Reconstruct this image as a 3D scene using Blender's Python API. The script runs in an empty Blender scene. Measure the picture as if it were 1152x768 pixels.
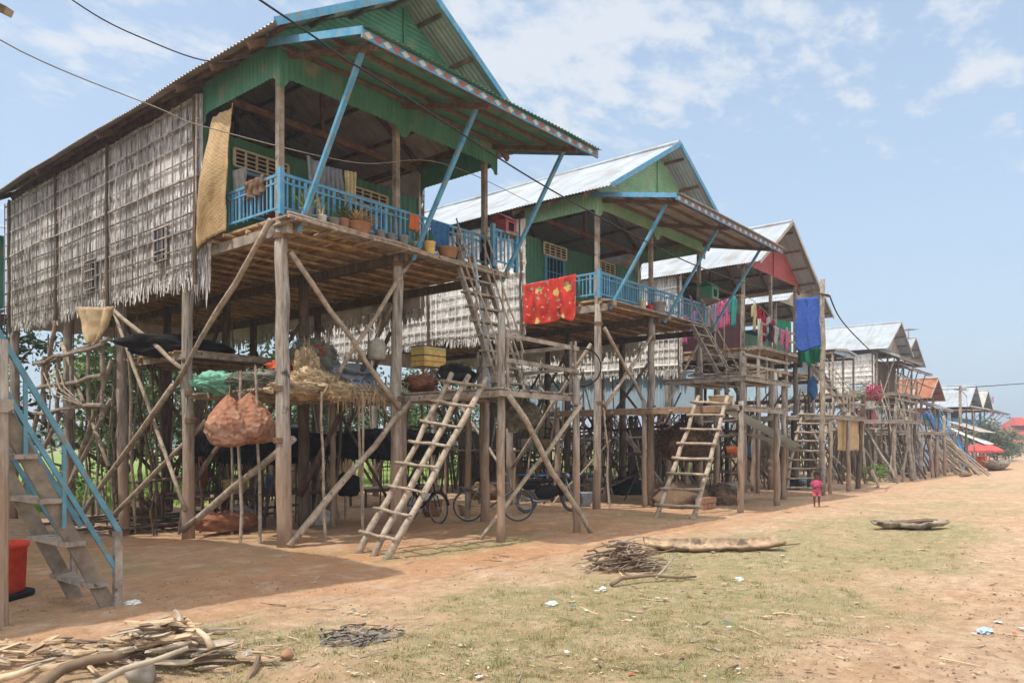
import bpy, math, random
from mathutils import Vector, noise, Matrix
R = random.Random(11)
S = bpy.context.scene
COL = S.collection
V = Vector
# ------------------------------------------------------------------ view
A = math.radians(39.77); FX, FY = math.cos(A), math.sin(A)
FPX, HOR, CAMZ = 870.0, 500.0, 1.65
def _dir(x):
    u = (x-576)/FPX
    return FX+u*FY, FY-u*FX
def _pt(x, y, d):
    dx, dy = _dir(x)
    return V((dx*d, dy*d, CAMZ+(HOR-y)/FPX*d))
def pY(x, y, Y): return _pt(x, y, Y/_dir(x)[1])
def pX(x, y, X): return _pt(x, y, X/_dir(x)[0])
def pD(x, y, d): return _pt(x, y, d)
def pZ(x, y, z): return _pt(x, y, (z-CAMZ)*FPX/(HOR-y))
def sstep(a, b, t):
    t = max(0.0, min(1.0, (t-a)/(b-a))); return t*t*(3-2*t)
def nz(x, y, z=0.0): return noise.noise(V((x, y, z)))
def gz(x, y):
    """height of the ground"""
    z = -.24*sstep(11.5, 17, y)*(1-sstep(12, 17, x))
    z += .035*nz(x*.35, y*.35, 3.1)+.012*nz(x*1.4, y*1.4, 9.2)
    z += .09*sstep(9.6, 10.6, x)*(1-sstep(12.3, 13.5, x))*sstep(9, 10, y)*(1-sstep(11, 12.5, y))*.4
    return z
# ------------------------------------------------------------------ materials
def srgb(r, g, b):
    f = lambda c: (c/255/12.92) if c <= 10 else (((c/255)+.055)/1.055)**2.4
    return (f(r), f(g), f(b))
MATS = {}
def mat(name, col, col2=None, rough=.8, scale=3.0, stretch=(1, 1, 1), var=.25, island=.25, bump=.0, bscale=30.,
        metal=0.0, stain=None, spec=.3, patch=None, transl=0.0, crack=None):
    """col / col2 mixed by noise, per-piece variation, optional mud stain up to a height, optional patches of another colour"""
    m = bpy.data.materials.new(name); m.use_nodes = True
    nt = m.node_tree; N = nt.nodes; L = nt.links
    b = N['Principled BSDF']
    tc = N.new('ShaderNodeTexCoord'); mp = N.new('ShaderNodeMapping'); mp.inputs['Scale'].default_value = stretch
    L.new(tc.outputs['Object'], mp.inputs['Vector'])
    n1 = N.new('ShaderNodeTexNoise'); n1.inputs['Scale'].default_value = scale; n1.inputs['Detail'].default_value = 6; n1.inputs['Roughness'].default_value = .65
    L.new(mp.outputs[0], n1.inputs['Vector'])
    cr = N.new('ShaderNodeMapRange'); cr.inputs[1].default_value = .32; cr.inputs[2].default_value = .68
    L.new(n1.outputs['Fac'], cr.inputs[0])
    c2 = col2 or tuple(c*(1-var) for c in col)
    mx = N.new('ShaderNodeMixRGB'); mx.inputs[1].default_value = (*c2, 1); mx.inputs[2].default_value = (*col, 1)
    L.new(cr.outputs[0], mx.inputs[0]); out = mx.outputs[0]
    if patch:
        pc, ps, pt, pw = patch
        n2 = N.new('ShaderNodeTexNoise'); n2.inputs['Scale'].default_value = ps; n2.inputs['Detail'].default_value = 5
        L.new(tc.outputs['Object'], n2.inputs['Vector'])
        r2 = N.new('ShaderNodeMapRange'); r2.inputs[1].default_value = pt; r2.inputs[2].default_value = pt+pw
        L.new(n2.outputs['Fac'], r2.inputs[0])
        m2 = N.new('ShaderNodeMixRGB'); m2.inputs[2].default_value = (*pc, 1)
        L.new(r2.outputs[0], m2.inputs[0]); L.new(out, m2.inputs[1]); out = m2.outputs[0]
    if crack:
        kc, ks, k0, k1, kf = crack
        km = N.new('ShaderNodeMapping'); km.inputs['Scale'].default_value = ks; L.new(tc.outputs['Object'], km.inputs['Vector'])
        kn = N.new('ShaderNodeTexNoise'); kn.inputs['Scale'].default_value = 1; kn.inputs['Detail'].default_value = 4; L.new(km.outputs[0], kn.inputs['Vector'])
        kr = N.new('ShaderNodeMapRange'); kr.inputs[1].default_value = k0; kr.inputs[2].default_value = k1; kr.inputs[4].default_value = kf; L.new(kn.outputs['Fac'], kr.inputs[0])
        kx = N.new('ShaderNodeMixRGB'); kx.inputs[2].default_value = (*kc, 1); L.new(kr.outputs[0], kx.inputs[0]); L.new(out, kx.inputs[1]); out = kx.outputs[0]
    if stain:
        sc, z0, z1 = stain
        sx = N.new('ShaderNodeSeparateXYZ'); L.new(tc.outputs['Object'], sx.inputs[0])
        ad = N.new('ShaderNodeMath'); ad.operation = 'MULTIPLY_ADD'; ad.inputs[1].default_value = 1.2; L.new(n1.outputs['Fac'], ad.inputs[0]); L.new(sx.outputs['Z'], ad.inputs[2])
        r3 = N.new('ShaderNodeMapRange'); r3.inputs[1].default_value = z0+.6; r3.inputs[2].default_value = z1+.6; r3.inputs[3].default_value = .68; r3.inputs[4].default_value = 0
        L.new(ad.outputs[0], r3.inputs[0])
        m3 = N.new('ShaderNodeMixRGB'); m3.inputs[2].default_value = (*sc, 1)
        L.new(r3.outputs[0], m3.inputs[0]); L.new(out, m3.inputs[1]); out = m3.outputs[0]
    if island:
        g = N.new('ShaderNodeNewGeometry'); r4 = N.new('ShaderNodeMapRange'); r4.inputs[3].default_value = 1-island; r4.inputs[4].default_value = 1+island*.8
        L.new(g.outputs['Random Per Island'], r4.inputs[0])
        m4 = N.new('ShaderNodeVectorMath'); m4.operation = 'SCALE'; L.new(out, m4.inputs[0]); L.new(r4.outputs[0], m4.inputs['Scale']); out = m4.outputs[0]
    L.new(out, b.inputs['Base Color'])
    b.inputs['Roughness'].default_value = rough; b.inputs['Metallic'].default_value = metal
    b.inputs['Specular IOR Level'].default_value = spec
    if bump:
        n3 = N.new('ShaderNodeTexNoise'); n3.inputs['Scale'].default_value = bscale; n3.inputs['Detail'].default_value = 4
        L.new(mp.outputs[0], n3.inputs['Vector'])
        bp = N.new('ShaderNodeBump'); bp.inputs['Strength'].default_value = bump; bp.inputs['Distance'].default_value = .02
        L.new(n3.outputs['Fac'], bp.inputs['Height']); L.new(bp.outputs[0], b.inputs['Normal'])
    if transl:
        t = N.new('ShaderNodeBsdfTranslucent'); L.new(out, t.inputs['Color'])
        ms = N.new('ShaderNodeMixShader'); ms.inputs[0].default_value = transl
        L.new(b.outputs[0], ms.inputs[1]); L.new(t.outputs[0], ms.inputs[2]); L.new(ms.outputs[0], N['Material Output'].inputs[0])
    MATS[name] = m
    return m
# ------------------------------------------------------------------ mesh collector
ROOTPOS = {}
class MB:
    def __init__(s): s.v = []; s.f = []; s.m = []; s.mi = 0
    def add(s, vs, fs):
        o = len(s.v); s.v.extend([tuple(p) for p in vs]); s.f.extend([tuple(i+o for i in f) for f in fs]); s.m.extend([s.mi]*len(fs)); return s
    def box(s, c, d, rz=0.0, rx=0.0, ry=0.0):
        x, y, z = d[0]/2, d[1]/2, d[2]/2
        M = Matrix.Rotation(rz, 3, 'Z') @ Matrix.Rotation(ry, 3, 'Y') @ Matrix.Rotation(rx, 3, 'X')
        c = V(c)
        vs = [c+M @ V(p) for p in ((-x,-y,-z),(x,-y,-z),(x,y,-z),(-x,y,-z),(-x,-y,z),(x,-y,z),(x,y,z),(-x,y,z))]
        return s.add(vs, [(0,3,2,1),(4,5,6,7),(0,1,5,4),(1,2,6,5),(2,3,7,6),(3,0,4,7)])
    def beam(s, a, b, w, h, up=(0,0,1)):
        a, b = V(a), V(b); d = (b-a)
        if d.length < 1e-6: return s
        d.normalize(); u = V(up)
        if abs(d.dot(u)) > .98: u = V((1, 0, 0))
        sd = d.cross(u).normalized(); u = sd.cross(d)
        vs = []
        for p in (a, b):
            for i, j in ((-1,-1),(1,-1),(1,1),(-1,1)): vs.append(p+sd*(i*w/2)+u*(j*h/2))
        return s.add(vs, [(0,3,2,1),(4,5,6,7),(0,1,5,4),(1,2,6,5),(2,3,7,6),(3,0,4,7)])
    def tube(s, pts, r, n=8, cap=True):
        pts = [V(p) for p in pts]; k = len(pts)
        rr = r if isinstance(r, (list, tuple)) else [r]*k
        d0 = (pts[1]-pts[0]).normalized()
        ref = V((0, 0, 1)) if abs(d0.z) < .9 else V((1, 0, 0))
        sd = d0.cross(ref).normalized(); vs = []
        for i, p in enumerate(pts):
            t = (pts[min(i+1, k-1)]-pts[max(i-1, 0)])
            t = t.normalized() if t.length > 1e-9 else d0
            sd = (sd-t*sd.dot(t))
            sd = sd.normalized() if sd.length > 1e-6 else t.orthogonal().normalized()
            u = t.cross(sd)
            for j in range(n):
                a = 2*math.pi*j/n
                vs.append(p+(sd*math.cos(a)+u*math.sin(a))*rr[i])
        fs = [(i*n+j, i*n+(j+1) % n, (i+1)*n+(j+1) % n, (i+1)*n+j) for i in range(k-1) for j in range(n)]
        if cap: fs += [tuple(range(n-1, -1, -1)), tuple((k-1)*n+j for j in range(n))]
        return s.add(vs, fs)
    def stick(s, a, b, r0, r1=None, n=6, crook=.02, seg=4):
        """a crooked natural stick"""
        a, b = V(a), V(b); r1 = r1 or r0*.8; L = (b-a).length
        pts, rr = [], []
        for i in range(seg+1):
            t = i/seg; p = a.lerp(b, t)
            k = crook*(0 if i in (0, seg) else 1)
            p += V((R.uniform(-k, k), R.uniform(-k, k), R.uniform(-k, k)))
            pts.append(p); rr.append((r0+(r1-r0)*t)*R.uniform(.9, 1.1))
        return s.tube(pts, rr, n)
    def sheet(s, fn, nu, nv, thick=0.0):
        vs = [fn(i/nu, j/nv) for j in range(nv+1) for i in range(nu+1)]
        w = nu+1
        fs = [(j*w+i, j*w+i+1, (j+1)*w+i+1, (j+1)*w+i) for j in range(nv) for i in range(nu)]
        if thick:
            nn = []
            for j in range(nv+1):
                for i in range(nu+1):
                    a = V(vs[j*w+min(i+1, nu)])-V(vs[j*w+max(i-1, 0)]); b = V(vs[min(j+1, nv)*w+i])-V(vs[max(j-1, 0)*w+i])
                    c = a.cross(b); nn.append(c.normalized() if c.length > 1e-9 else V((0, 0, 1)))
            k = len(vs); vs = [V(p) for p in vs]+[V(p)-n*thick for p, n in zip(vs, nn)]
            fs += [tuple(k+q for q in reversed(f)) for f in fs]
            bd = [i for i in range(nu+1)]+[j*w+nu for j in range(1, nv+1)]+[nv*w+i for i in range(nu-1, -1, -1)]+[j*w for j in range(nv-1, 0, -1)]
            for q in range(len(bd)):
                a, b = bd[q], bd[(q+1) % len(bd)]; fs.append((b, a, k+a, k+b))
        return s.add(vs, fs)
    def lump(s, c, rad, seed=0, amp=.25, fr=1.6, nu=40, nv=22, flat=None, fine=.06):
        c = V(c); vs = []; fs = []
        for j in range(nv+1):
            th = math.pi*j/nv
            for i in range(nu):
                ph = 2*math.pi*i/nu
                d = V((math.sin(th)*math.cos(ph), math.sin(th)*math.sin(ph), math.cos(th)))
                k = 1+amp*noise.noise(d*fr+V((seed*3.7, seed*1.3, 0)))+fine*noise.noise(d*fr*4+V((seed, 9, seed)))+fine*.6*noise.noise(d*fr*9+V((seed, 5, seed)))
                p = V((d.x*rad[0]*k, d.y*rad[1]*k, d.z*rad[2]*k))
                if flat is not None and p.z < -flat: p.z = -flat+(p.z+flat)*.08
                vs.append(c+p)
        for j in range(nv):
            for i in range(nu):
                fs.append((j*nu+i, (j+1)*nu+i, (j+1)*nu+(i+1) % nu, j*nu+(i+1) % nu))
        return s.add(vs, fs)
    def lathe(s, c, prof, n=20, closed=True):
        c = V(c); vs = []; k = len(prof)
        for r, z in prof:
            for j in range(n):
                a = 2*math.pi*j/n; vs.append(c+V((r*math.cos(a), r*math.sin(a), z)))
        fs = [(i*n+j, i*n+(j+1) % n, (i+1)*n+(j+1) % n, (i+1)*n+j) for i in range(k-1) for j in range(n)]
        if closed: fs += [tuple(range(n-1, -1, -1)), tuple((k-1)*n+j for j in range(n))]
        return s.add(vs, fs)
    def corr(s, o, du, dv, wl=.09, amp=.012, rows=3, sag=0.0):
        """corrugated sheet: waves across du, ribs along dv"""
        o, du, dv = V(o), V(du), V(dv); n = du.cross(dv).normalized(); nu = max(4, int(du.length/wl*4))
        sd = R.uniform(0, 50)
        def f(u, v):
            return o+du*u+dv*v+n*(amp*math.sin(u*du.length/wl*2*math.pi)+sag*nz(u*du.length*.5+sd, v*2+sd))
        return s.sheet(f, nu, rows)
    def corrwall(s, a, b, ztop, zbot, wl=.1, amp=.01, rows=1):
        """vertical sheet from a to b with vertical ribs; ztop / zbot functions of 0..1"""
        a, b = V((a[0], a[1], 0)), V((b[0], b[1], 0)); d = b-a; n = V((d.y, -d.x, 0)).normalized(); nu = max(4, int(d.length/wl*4))
        def f(u, v):
            p = a+d*u+n*(amp*math.sin(u*d.length/wl*2*math.pi)); z0, z1 = zbot(u), ztop(u); p.z = z0+(z1-z0)*v; return p
        return s.sheet(f, nu, rows)
    def torus(s, c, r, t, nrm, n=28, k=6):
        nrm = V(nrm).normalized(); a = nrm.orthogonal().normalized(); b = nrm.cross(a); c = V(c); vs = []
        for i in range(n):
            ph = 2*math.pi*i/n; d = a*math.cos(ph)+b*math.sin(ph)
            for j in range(k):
                q = 2*math.pi*j/k; vs.append(c+d*(r+t*math.cos(q))+nrm*(t*math.sin(q)))
        fs = [(i*k+j, ((i+1) % n)*k+j, ((i+1) % n)*k+(j+1) % k, i*k+(j+1) % k) for i in range(n) for j in range(k)]
        return s.add(vs, fs)
    def build(s, name, m, parent=None, smooth=False, label=None):
        me = bpy.data.meshes.new(name)
        o = bpy.data.objects.new(name, me)
        off = V((0, 0, 0))
        if parent is not None:
            off = ROOTPOS[parent.name]; o.parent = parent; ROOTPOS[o.name] = off
        elif s.v:
            xs, ys, zs = zip(*s.v)
            off = V(((min(xs)+max(xs))/2, (min(ys)+max(ys))/2, min(zs))); o.location = off; ROOTPOS[o.name] = off
        me.from_pydata([(x-off.x, y-off.y, z-off.z) for x, y, z in s.v], [], s.f)
        ms = m if isinstance(m, (list, tuple)) else [m]
        for q in ms: me.materials.append(MATS[q] if isinstance(q, str) else q)
        if len(ms) > 1: me.polygons.foreach_set('material_index', s.m)
        if smooth: me.polygons.foreach_set('use_smooth', [True]*len(me.polygons))
        me.update()
        COL.objects.link(o)
        if label: o['label'] = label
        return o
def tag(o, label=None, cat=None, group=None, kind=None):
    if label: o['label'] = label
    if cat: o['category'] = cat
    if group: o['group'] = group
    if kind: o['kind'] = kind
    return o
def empty(name, loc, label=None, cat=None, group=None):
    o = bpy.data.objects.new(name, None); o.location = loc; o.empty_display_size = .1; COL.objects.link(o)
    ROOTPOS[o.name] = V(loc)
    return tag(o, label, cat, group)
def dup(o, loc, rz=0.0, label=None, group=None, scale=1.0):
    """copy of a thing with its parts and sub-parts"""
    c = o.copy(); COL.objects.link(c); c.location = loc; c.rotation_euler = (0, 0, rz); c.scale = (scale,)*3
    if label: c['label'] = label
    if group: c['group'] = group
    for ch in o.children:
        k = ch.copy(); COL.objects.link(k); k.parent = c
        for g in ch.children:
            q = g.copy(); COL.objects.link(q); q.parent = k
    return c
# ------------------------------------------------------------------ the paints and stuffs of the place
WG = srgb(150, 138, 124)
mat('post_wood', srgb(176, 166, 154), srgb(112, 102, 92), scale=5, stretch=(3, 3, .5), bump=.6, bscale=14, island=.2, stain=(srgb(146, 116, 90), .9, 2.2), rough=.9, patch=(srgb(62, 56, 52), 1.7, .65, .03), crack=(srgb(70, 60, 52), (26, 26, 1.2), .58, .66, .7))
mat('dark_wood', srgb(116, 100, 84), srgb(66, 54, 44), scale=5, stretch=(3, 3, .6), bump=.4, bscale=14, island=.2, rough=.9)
mat('pole_wood', srgb(178, 162, 142), srgb(120, 106, 92), scale=7, bump=.6, bscale=22, patch=(srgb(84, 72, 60), 13, .64, .06), island=.28, rough=.9)
mat('plank_grey', srgb(168, 156, 142), srgb(108, 97, 86), scale=5, bump=.5, patch=(srgb(82, 72, 62), 9, .63, .06), island=.25, rough=.9)
mat('roof_timber', srgb(132, 104, 82), srgb(82, 62, 48), scale=5, bump=.2, island=.2)
mat('bamboo_floor', srgb(196, 164, 122), srgb(120, 94, 68), scale=4, island=.45, rough=.8)
mat('thatch', srgb(232, 228, 225), srgb(172, 168, 165), scale=1.3, patch=(srgb(146, 141, 137), 1.1, .58, .12), island=.5, rough=.95)
mat('thatch_pale', srgb(246, 242, 236), srgb(196, 190, 182), scale=2.2, island=.4, rough=.95)
mat('lath', srgb(188, 180, 171), srgb(104, 96, 90), scale=6, island=.5, rough=.9)
mat('lath_pale', srgb(250, 248, 244), srgb(220, 214, 206), scale=6, island=.2, rough=.9)
mat('blue_paint', srgb(100, 158, 188), srgb(70, 130, 166), scale=5, island=.18, rough=.7, bump=.15, patch=(srgb(138, 132, 122), 11, .58, .05), spec=.2)
mat('teal_paint', srgb(98, 142, 156), srgb(72, 112, 126), scale=4, island=.1, rough=.6, patch=(srgb(120, 112, 100), 7, .58, .08))
mat('green_sheet', srgb(94, 148, 124), srgb(70, 122, 100), scale=2.4, island=.05, rough=.7, stretch=(1, 1, .35), patch=(srgb(128, 138, 112), 2.2, .56, .14), spec=.2)
mat('green_sheet_faded', srgb(140, 178, 142), srgb(112, 154, 122), scale=1.6, island=.05, rough=.6, patch=(srgb(150, 130, 92), 1.2, .56, .12))
mat('green_board', srgb(76, 122, 94), srgb(60, 102, 78), scale=2, island=.08, rough=.6)
mat('red_sheet', srgb(164, 84, 84), srgb(140, 66, 68), scale=1.5, island=.05, rough=.5)
mat('tin_old', srgb(182, 175, 168), srgb(146, 138, 130), scale=2.2, island=.05, rough=.65, patch=(srgb(130, 104, 84), 1.6, .6, .15), crack=(srgb(112, 92, 76), (.35, 5, .35), .55, .72, .6))
mat('tin_white', srgb(164, 171, 175), srgb(144, 152, 158), scale=1.2, island=.04, rough=.55, crack=(srgb(132, 118, 104), (.35, 5, .35), .52, .72, .6), patch=(srgb(138, 136, 132), 1.1, .54, .2))
mat('tin_rust', srgb(170, 112, 80), srgb(128, 76, 52), scale=2.2, island=.06, rough=.75, patch=(srgb(176, 160, 148), 1.4, .55, .15))
mat('tin_blue', srgb(176, 196, 208), srgb(150, 172, 188), scale=1.5, island=.06, rough=.5)
mat('red_paint', srgb(176, 60, 50), island=.05, rough=.5)
mat('white_paint', srgb(214, 212, 206), island=.05, rough=.6)
mat('cream_paint', srgb(206, 190, 158), island=.05, rough=.7)
mat('red_board', srgb(96, 36, 32), srgb(70, 26, 24), island=.1, rough=.6)
mat('glass_and_hole_dark', srgb(30, 38, 46), island=0, rough=.15, spec=.6)
mat('black_stuff', srgb(34, 32, 30), srgb(20, 19, 18), scale=6, island=.3, rough=.95)
mat('tyre_rubber', srgb(84, 80, 76), island=0)
mat('rope', srgb(170, 150, 118), island=.2)
mat('cable_black', srgb(38, 36, 36), island=0, rough=.6)
mat('cable_pale', srgb(150, 146, 136), island=0, rough=.6)
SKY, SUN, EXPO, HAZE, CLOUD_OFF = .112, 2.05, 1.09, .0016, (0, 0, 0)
# ------------------------------------------------------------------ stilt houses
def post(h, x, y, z1, r=.1, m='post_wood', lean=0.0):
    mb = MB(); z0 = gz(x, y)-.15; n = 9; pts = []; rr = []
    lx, ly = R.uniform(-lean, lean), R.uniform(-lean, lean)
    for i in range(n+1):
        t = i/n; k = .018 if 0 < i < n else 0
        pts.append((x+lx*(1-t)+R.uniform(-k, k), y+ly*(1-t)+R.uniform(-k, k), z0+(z1-z0)*t)); rr.append(r*(1.1-.2*t)*R.uniform(.94, 1.06))
    mb.tube(pts, rr, 12)
    return mb.build('post', m, h, smooth=True)
def brace(h, a, b, r=.055, m='pole_wood', crook=.02):
    return MB().stick(a, b, r, r*.85, 8, crook, 6).build('brace', m, h, smooth=True)
def thatch_wall(h, x, ya, yb, zt, zb, m, lm, nx=-1, dens=1.0, fringe=True, name='thatch_wall'):
    """palm thatch panel in the plane X=x between ya and yb, facing nx; zt, zb functions of y; lath grid as a sub-part"""
    mb = MB(); L = yb-ya
    mb.sheet(lambda u, v: V((x+nx*(.02*nz(u*L*1.3, v*4, x)), ya+L*u, zb(ya+L*u)+.12+(zt(ya+L*u)-zb(ya+L*u)-.12)*v)), max(4, int(L*4)), 10, .05)
    z_hi, z_lo = max(zt(ya), zt(yb)), min(zb(ya), zb(yb))-.1
    z = z_hi; step = .13
    while z > z_lo:
        y = ya-R.uniform(0, .05)
        while y < yb:
            w = R.uniform(.014, .045)/min(dens, 1.0)
            zz = z+R.uniform(-.12, .12)+.1*nz(y*1.1, z*.7, 3); ln = R.uniform(.18, .5)
            zmin = zb(y)+R.uniform(-.26, .05)*(1.3 if y < ya+3 else 1)-.08*max(0, nz(y*2.3, 2))
            zmax = zt(y)-.01
            t0, t1 = min(zz, zmax), max(zz-ln, zmin)
            if t0-t1 > .06:
                o0 = .03+R.uniform(0, .03); o1 = o0+R.uniform(-.012, .022); sk = R.uniform(-.06, .06)
                tip = R.uniform(.3, 1.0)
                mb.add([(x+nx*o0, y, t0), (x+nx*o0, y+w, t0), (x+nx*o1, y+sk+w*(.5+tip/2), t1), (x+nx*o1, y+sk+w*(.5-tip/2), t1+R.uniform(0, .04))], [(0, 1, 2, 3)])
            y += w*R.uniform(.75, 1.0)
        z -= step
    w_ = mb.build(name, m, h)
    lb = MB(); o = x+nx*.095
    z = z_hi-.12
    i = 0
    while z > z_lo+.05:
        nseg = max(3, int(L/.8)); pts = []
        for k in range(nseg+1):
            y = ya+L*k/nseg; zz = z+.05*nz(y*.5, z*3, x); lo, hi = zb(y)+.06, zt(y)-.04
            pts.append((o+nx*R.uniform(-.004, .008), y, max(lo, min(hi, zz))))
        r = R.uniform(.015, .021)*(1.45 if i % 3 == 1 else 1)
        lb.tube(pts, r, 5); z -= R.uniform(.27, .36); i += 1
    y = ya+.04
    while y < yb:
        r = R.uniform(.012, .019); d = R.uniform(-.05, .05)
        z0, z1 = zb(y)-R.uniform(-.05, .06), zt(y)-.03
        lb.tube([(o+nx*.012, y, z0), (o+nx*.016, y+d*.5, (z0+z1)/2), (o+nx*.012, y+d, z1)], r, 5)
        y += R.uniform(.2, .3)
    lb.build('lath_grid', lm, w_)
    return w_
def railing(h, a, b, height=.62, m='blue_paint', ends=(True, True), name='railing'):
    a, b = V(a), V(b); d = b-a; L = d.length; up = V((0, 0, 1)); mb = MB()
    e = d.normalized()
    for k, w in ((1.0, .05), (.8, .03), (.14, .035)):
        mb.beam(a+e*.03+up*(height*k), b-e*.03+up*(height*k), .032, w)
    n = int(L/.115)
    for i in range(1, n):
        p = a+d*(i/n)
        if i % 5 in (2, 4):   # wide boards
            mb.beam(p+up*.1, p+up*(height-.03), .022, .055 if True else 0, up=e)
        else: mb.beam(p+up*.04, p+up*(height*(.98 if i % 5 else .86)), .02, .026, up=e)
    for q, f in zip((a, b), ends):
        if f: mb.beam(q-up*.03, q+up*(height+.1), .08, .08)
    return mb.build(name, m, h)
def vent_grille(h, c, w, hgt, dirv, nrm):
    """beige slotted grille above a window"""
    mb = MB(); c = V(c); e = V(dirv).normalized(); n = V(nrm).normalized(); up = V((0, 0, 1))
    for s in (-1, 1):
        mb.beam(c+up*(s*hgt/2)-e*w/2, c+up*(s*hgt/2)+e*w/2, .05, .035)
        mb.beam(c+e*(s*w/2)-up*hgt/2, c+e*(s*w/2)+up*hgt/2, .035, .052, up=e)
    mb.beam(c-e*w/2, c+e*w/2, .04, .018)
    mb.beam(c-e*w/2+up*hgt*.25, c+e*w/2+up*hgt*.25, .038, .016); mb.beam(c-e*w/2-up*hgt*.25, c+e*w/2-up*hgt*.25, .038, .016)
    k = max(3, int(w/.22))
    for i in range(1, k):
        p = c+e*(w*(i/k-.5)); mb.beam(p-up*hgt/2, p+up*hgt/2, .03, .042, up=e)
    g = mb.build('vent_grille', 'cream_paint', h)
    b = MB(); b.beam(c-e*w/2-n*.03, c+e*w/2-n*.03, .01, hgt); b.build('dark_opening', 'black_stuff', g)
def window(h, c, w, hgt, dirv, nrm, bars=4, fm='blue_paint', pm='glass_and_hole_dark', ft=1.0):
    f = MB(); c = V(c); e = V(dirv).normalized(); n = V(nrm).normalized(); up = V((0, 0, 1))
    for s in (-1, 1):
        f.beam(c+up*(s*hgt/2)-e*(w/2+.03), c+up*(s*hgt/2)+e*(w/2+.03), .07*ft, .055*ft)
        f.beam(c+e*(s*w/2)-up*(hgt/2-.028), c+e*(s*w/2)+up*(hgt/2-.028), .055*ft, .066*ft, up=e)
    o = f.build('window', fm, h)
    p = MB(); p.beam(c-e*w/2-n*.02, c+e*w/2-n*.02, .012, hgt); p.build('pane', pm, o)
    if bars:
        g = MB()
        for i in range(1, bars): q = c+e*(w*(i/bars-.5)); g.beam(q-up*(hgt/2-.03), q+up*(hgt/2-.03), .016, .016, up=e)
        for k in (-.2, .15): g.beam(c+up*hgt*k-e*(w/2-.03)+n*.01, c+up*hgt*k+e*(w/2-.03)+n*.01, .012, .018)
        g.build('bar', fm, o).name = 'window_bars'
    return o
def house(name, label, x0, x1, yf=10.84, yb=13.19, ye=23.0, zf=5.35, za=9.9, slope=.6, over=.6, vover=.75,
          roof='tin_old', thatch='thatch', lath='lath', wallm='green_sheet', valm='green_sheet', gablem='green_sheet', boardm='green_board', vergem='blue_paint',
          apron=True, apronm='green_sheet', struts=True, rail=True, floor=True, fdetail=1.0, wdens=1.0, px=None, py=None, post_r=.1, open_front=True,
          wall_top=7.78, wall_bot=4.72, right_wall=True, front_wall=True, mainm=None, vent=True, apron_out=2.3, apron_z=(8.12, 7.5), strut_m='blue_paint', braces=True, sidewall='thatch', valance=True, balc_top=0, nb=1, battens=True):
    h = empty(name, ((x0+x1)/2, yf, gz((x0+x1)/2, yf)), label, 'house', 'stilt houses along the dirt street')
    xc = (x0+x1)/2; hw = (x1-x0)/2+over; ze = za-slope*hw; yv = yf-vover; yr = ye+.5
    zr = lambda x: za-slope*abs(x-xc)
    # --- roof
    mb = MB()
    for s in (-1, 1):
        mb.corr((xc, yv, za), (0, yr-yv, 0), (s*hw, 0, -slope*hw), .1, .013, 6, .035)
    rf = mb.build('roof', roof, h, smooth=True)
    MB().tube([(xc, yv, za+.02), (xc, (yv+yr)/2, za+.02), (xc, yr, za+.02)], .07, 8).build('ridge_cap', roof, rf)
    # purlins and rafters under it
    mb = MB()
    for s in (-1, 1):
        for k in (.12, .38, .64, .88):
            mb.beam((xc+s*hw*k, yv+.1, za-slope*hw*k-.06), (xc+s*hw*k, yr-.1, za-slope*hw*k-.06), .05, .07)
    mb.build('purlin', 'roof_timber', h).name = 'purlins'
    ys = [yf+.05, (yf+yb)/2, yb]+[yb+(ye-yb)*k/3 for k in (1, 2, 3)]
    for y in ys:
        mb = MB()
        for s in (-1, 1): mb.beam((xc, y, za-.16), (xc+s*(hw-.05), y, ze-.14+.04), .06, .11)
        if y > yb-.5: mb.beam((x0, y+.04, zr(x0)-.3), (x1, y+.04, zr(x0)-.3), .07, .12)
        if y > yb-.5: mb.beam((xc, y+.08, zr(x0)-.3), (xc, y+.08, za-.15), .08, .08)
        mb.build('roof_truss', 'roof_timber', h)
    for x in (x0, x1):
        MB().beam((x, yf, zr(x0)-.2), (x, ye, zr(x0)-.2), .09, .14).build('wall_plate', 'roof_timber', h)
    for s in (-1, 1):
        MB().beam((xc, yv-.02, za-.03), (xc+s*hw, yv-.02, ze-.03), .03, .12).build('verge_board', vergem, h)
    # --- gable
    mb = MB(); zv = zr(x0)-.22; n = int((za-zv)/.09*2); vs = []; fs = []
    yg = yf-.02
    for i in range(n+1):
        z = zv+(za-.05-zv)*i/n; w = max(.01, (za-.03-z)/slope); w = min(w, hw-.15)
        yy = yg-(.018 if i % 2 else 0.0)
        vs += [(xc-w, yy, z), (xc+w, yy, z)]
    for i in range(n): fs.append((2*i, 2*i+1, 2*i+3, 2*i+2))
    mb.add(vs, fs); gb = mb.build('gable', gablem, h)
    MB().beam((xc, yg-.03, zv), (xc, yg-.03, za-.12), .05, .02, up=(1, 0, 0)).build('seam_batten', gablem, gb)
    # --- valances with a scalloped lower edge
    if valance:
        zt = lambda u: zv+.02
        def scal(base, k):
            def f(u):
                q = abs(((u*k) % 1)-.5)*2      # 1 at the ends of a bay
                return base+.18-.18*sstep(.84, .97, q)
            return f
        zb0 = 7.38+(za-9.9)*.5
        MB().corrwall((x0-.05, yf-.05), (x1+.05, yf-.05), zt, scal(zb0, 2), .11, .012, 2).build('valance', valm, h, smooth=True)
        for xx in (x0-.06, x1+.06):
            MB().corrwall((xx, yb), (xx, yf-.06), zt, scal(zb0+.02, 1), .11, .012, 2).build('valance', valm, h, smooth=True)
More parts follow.
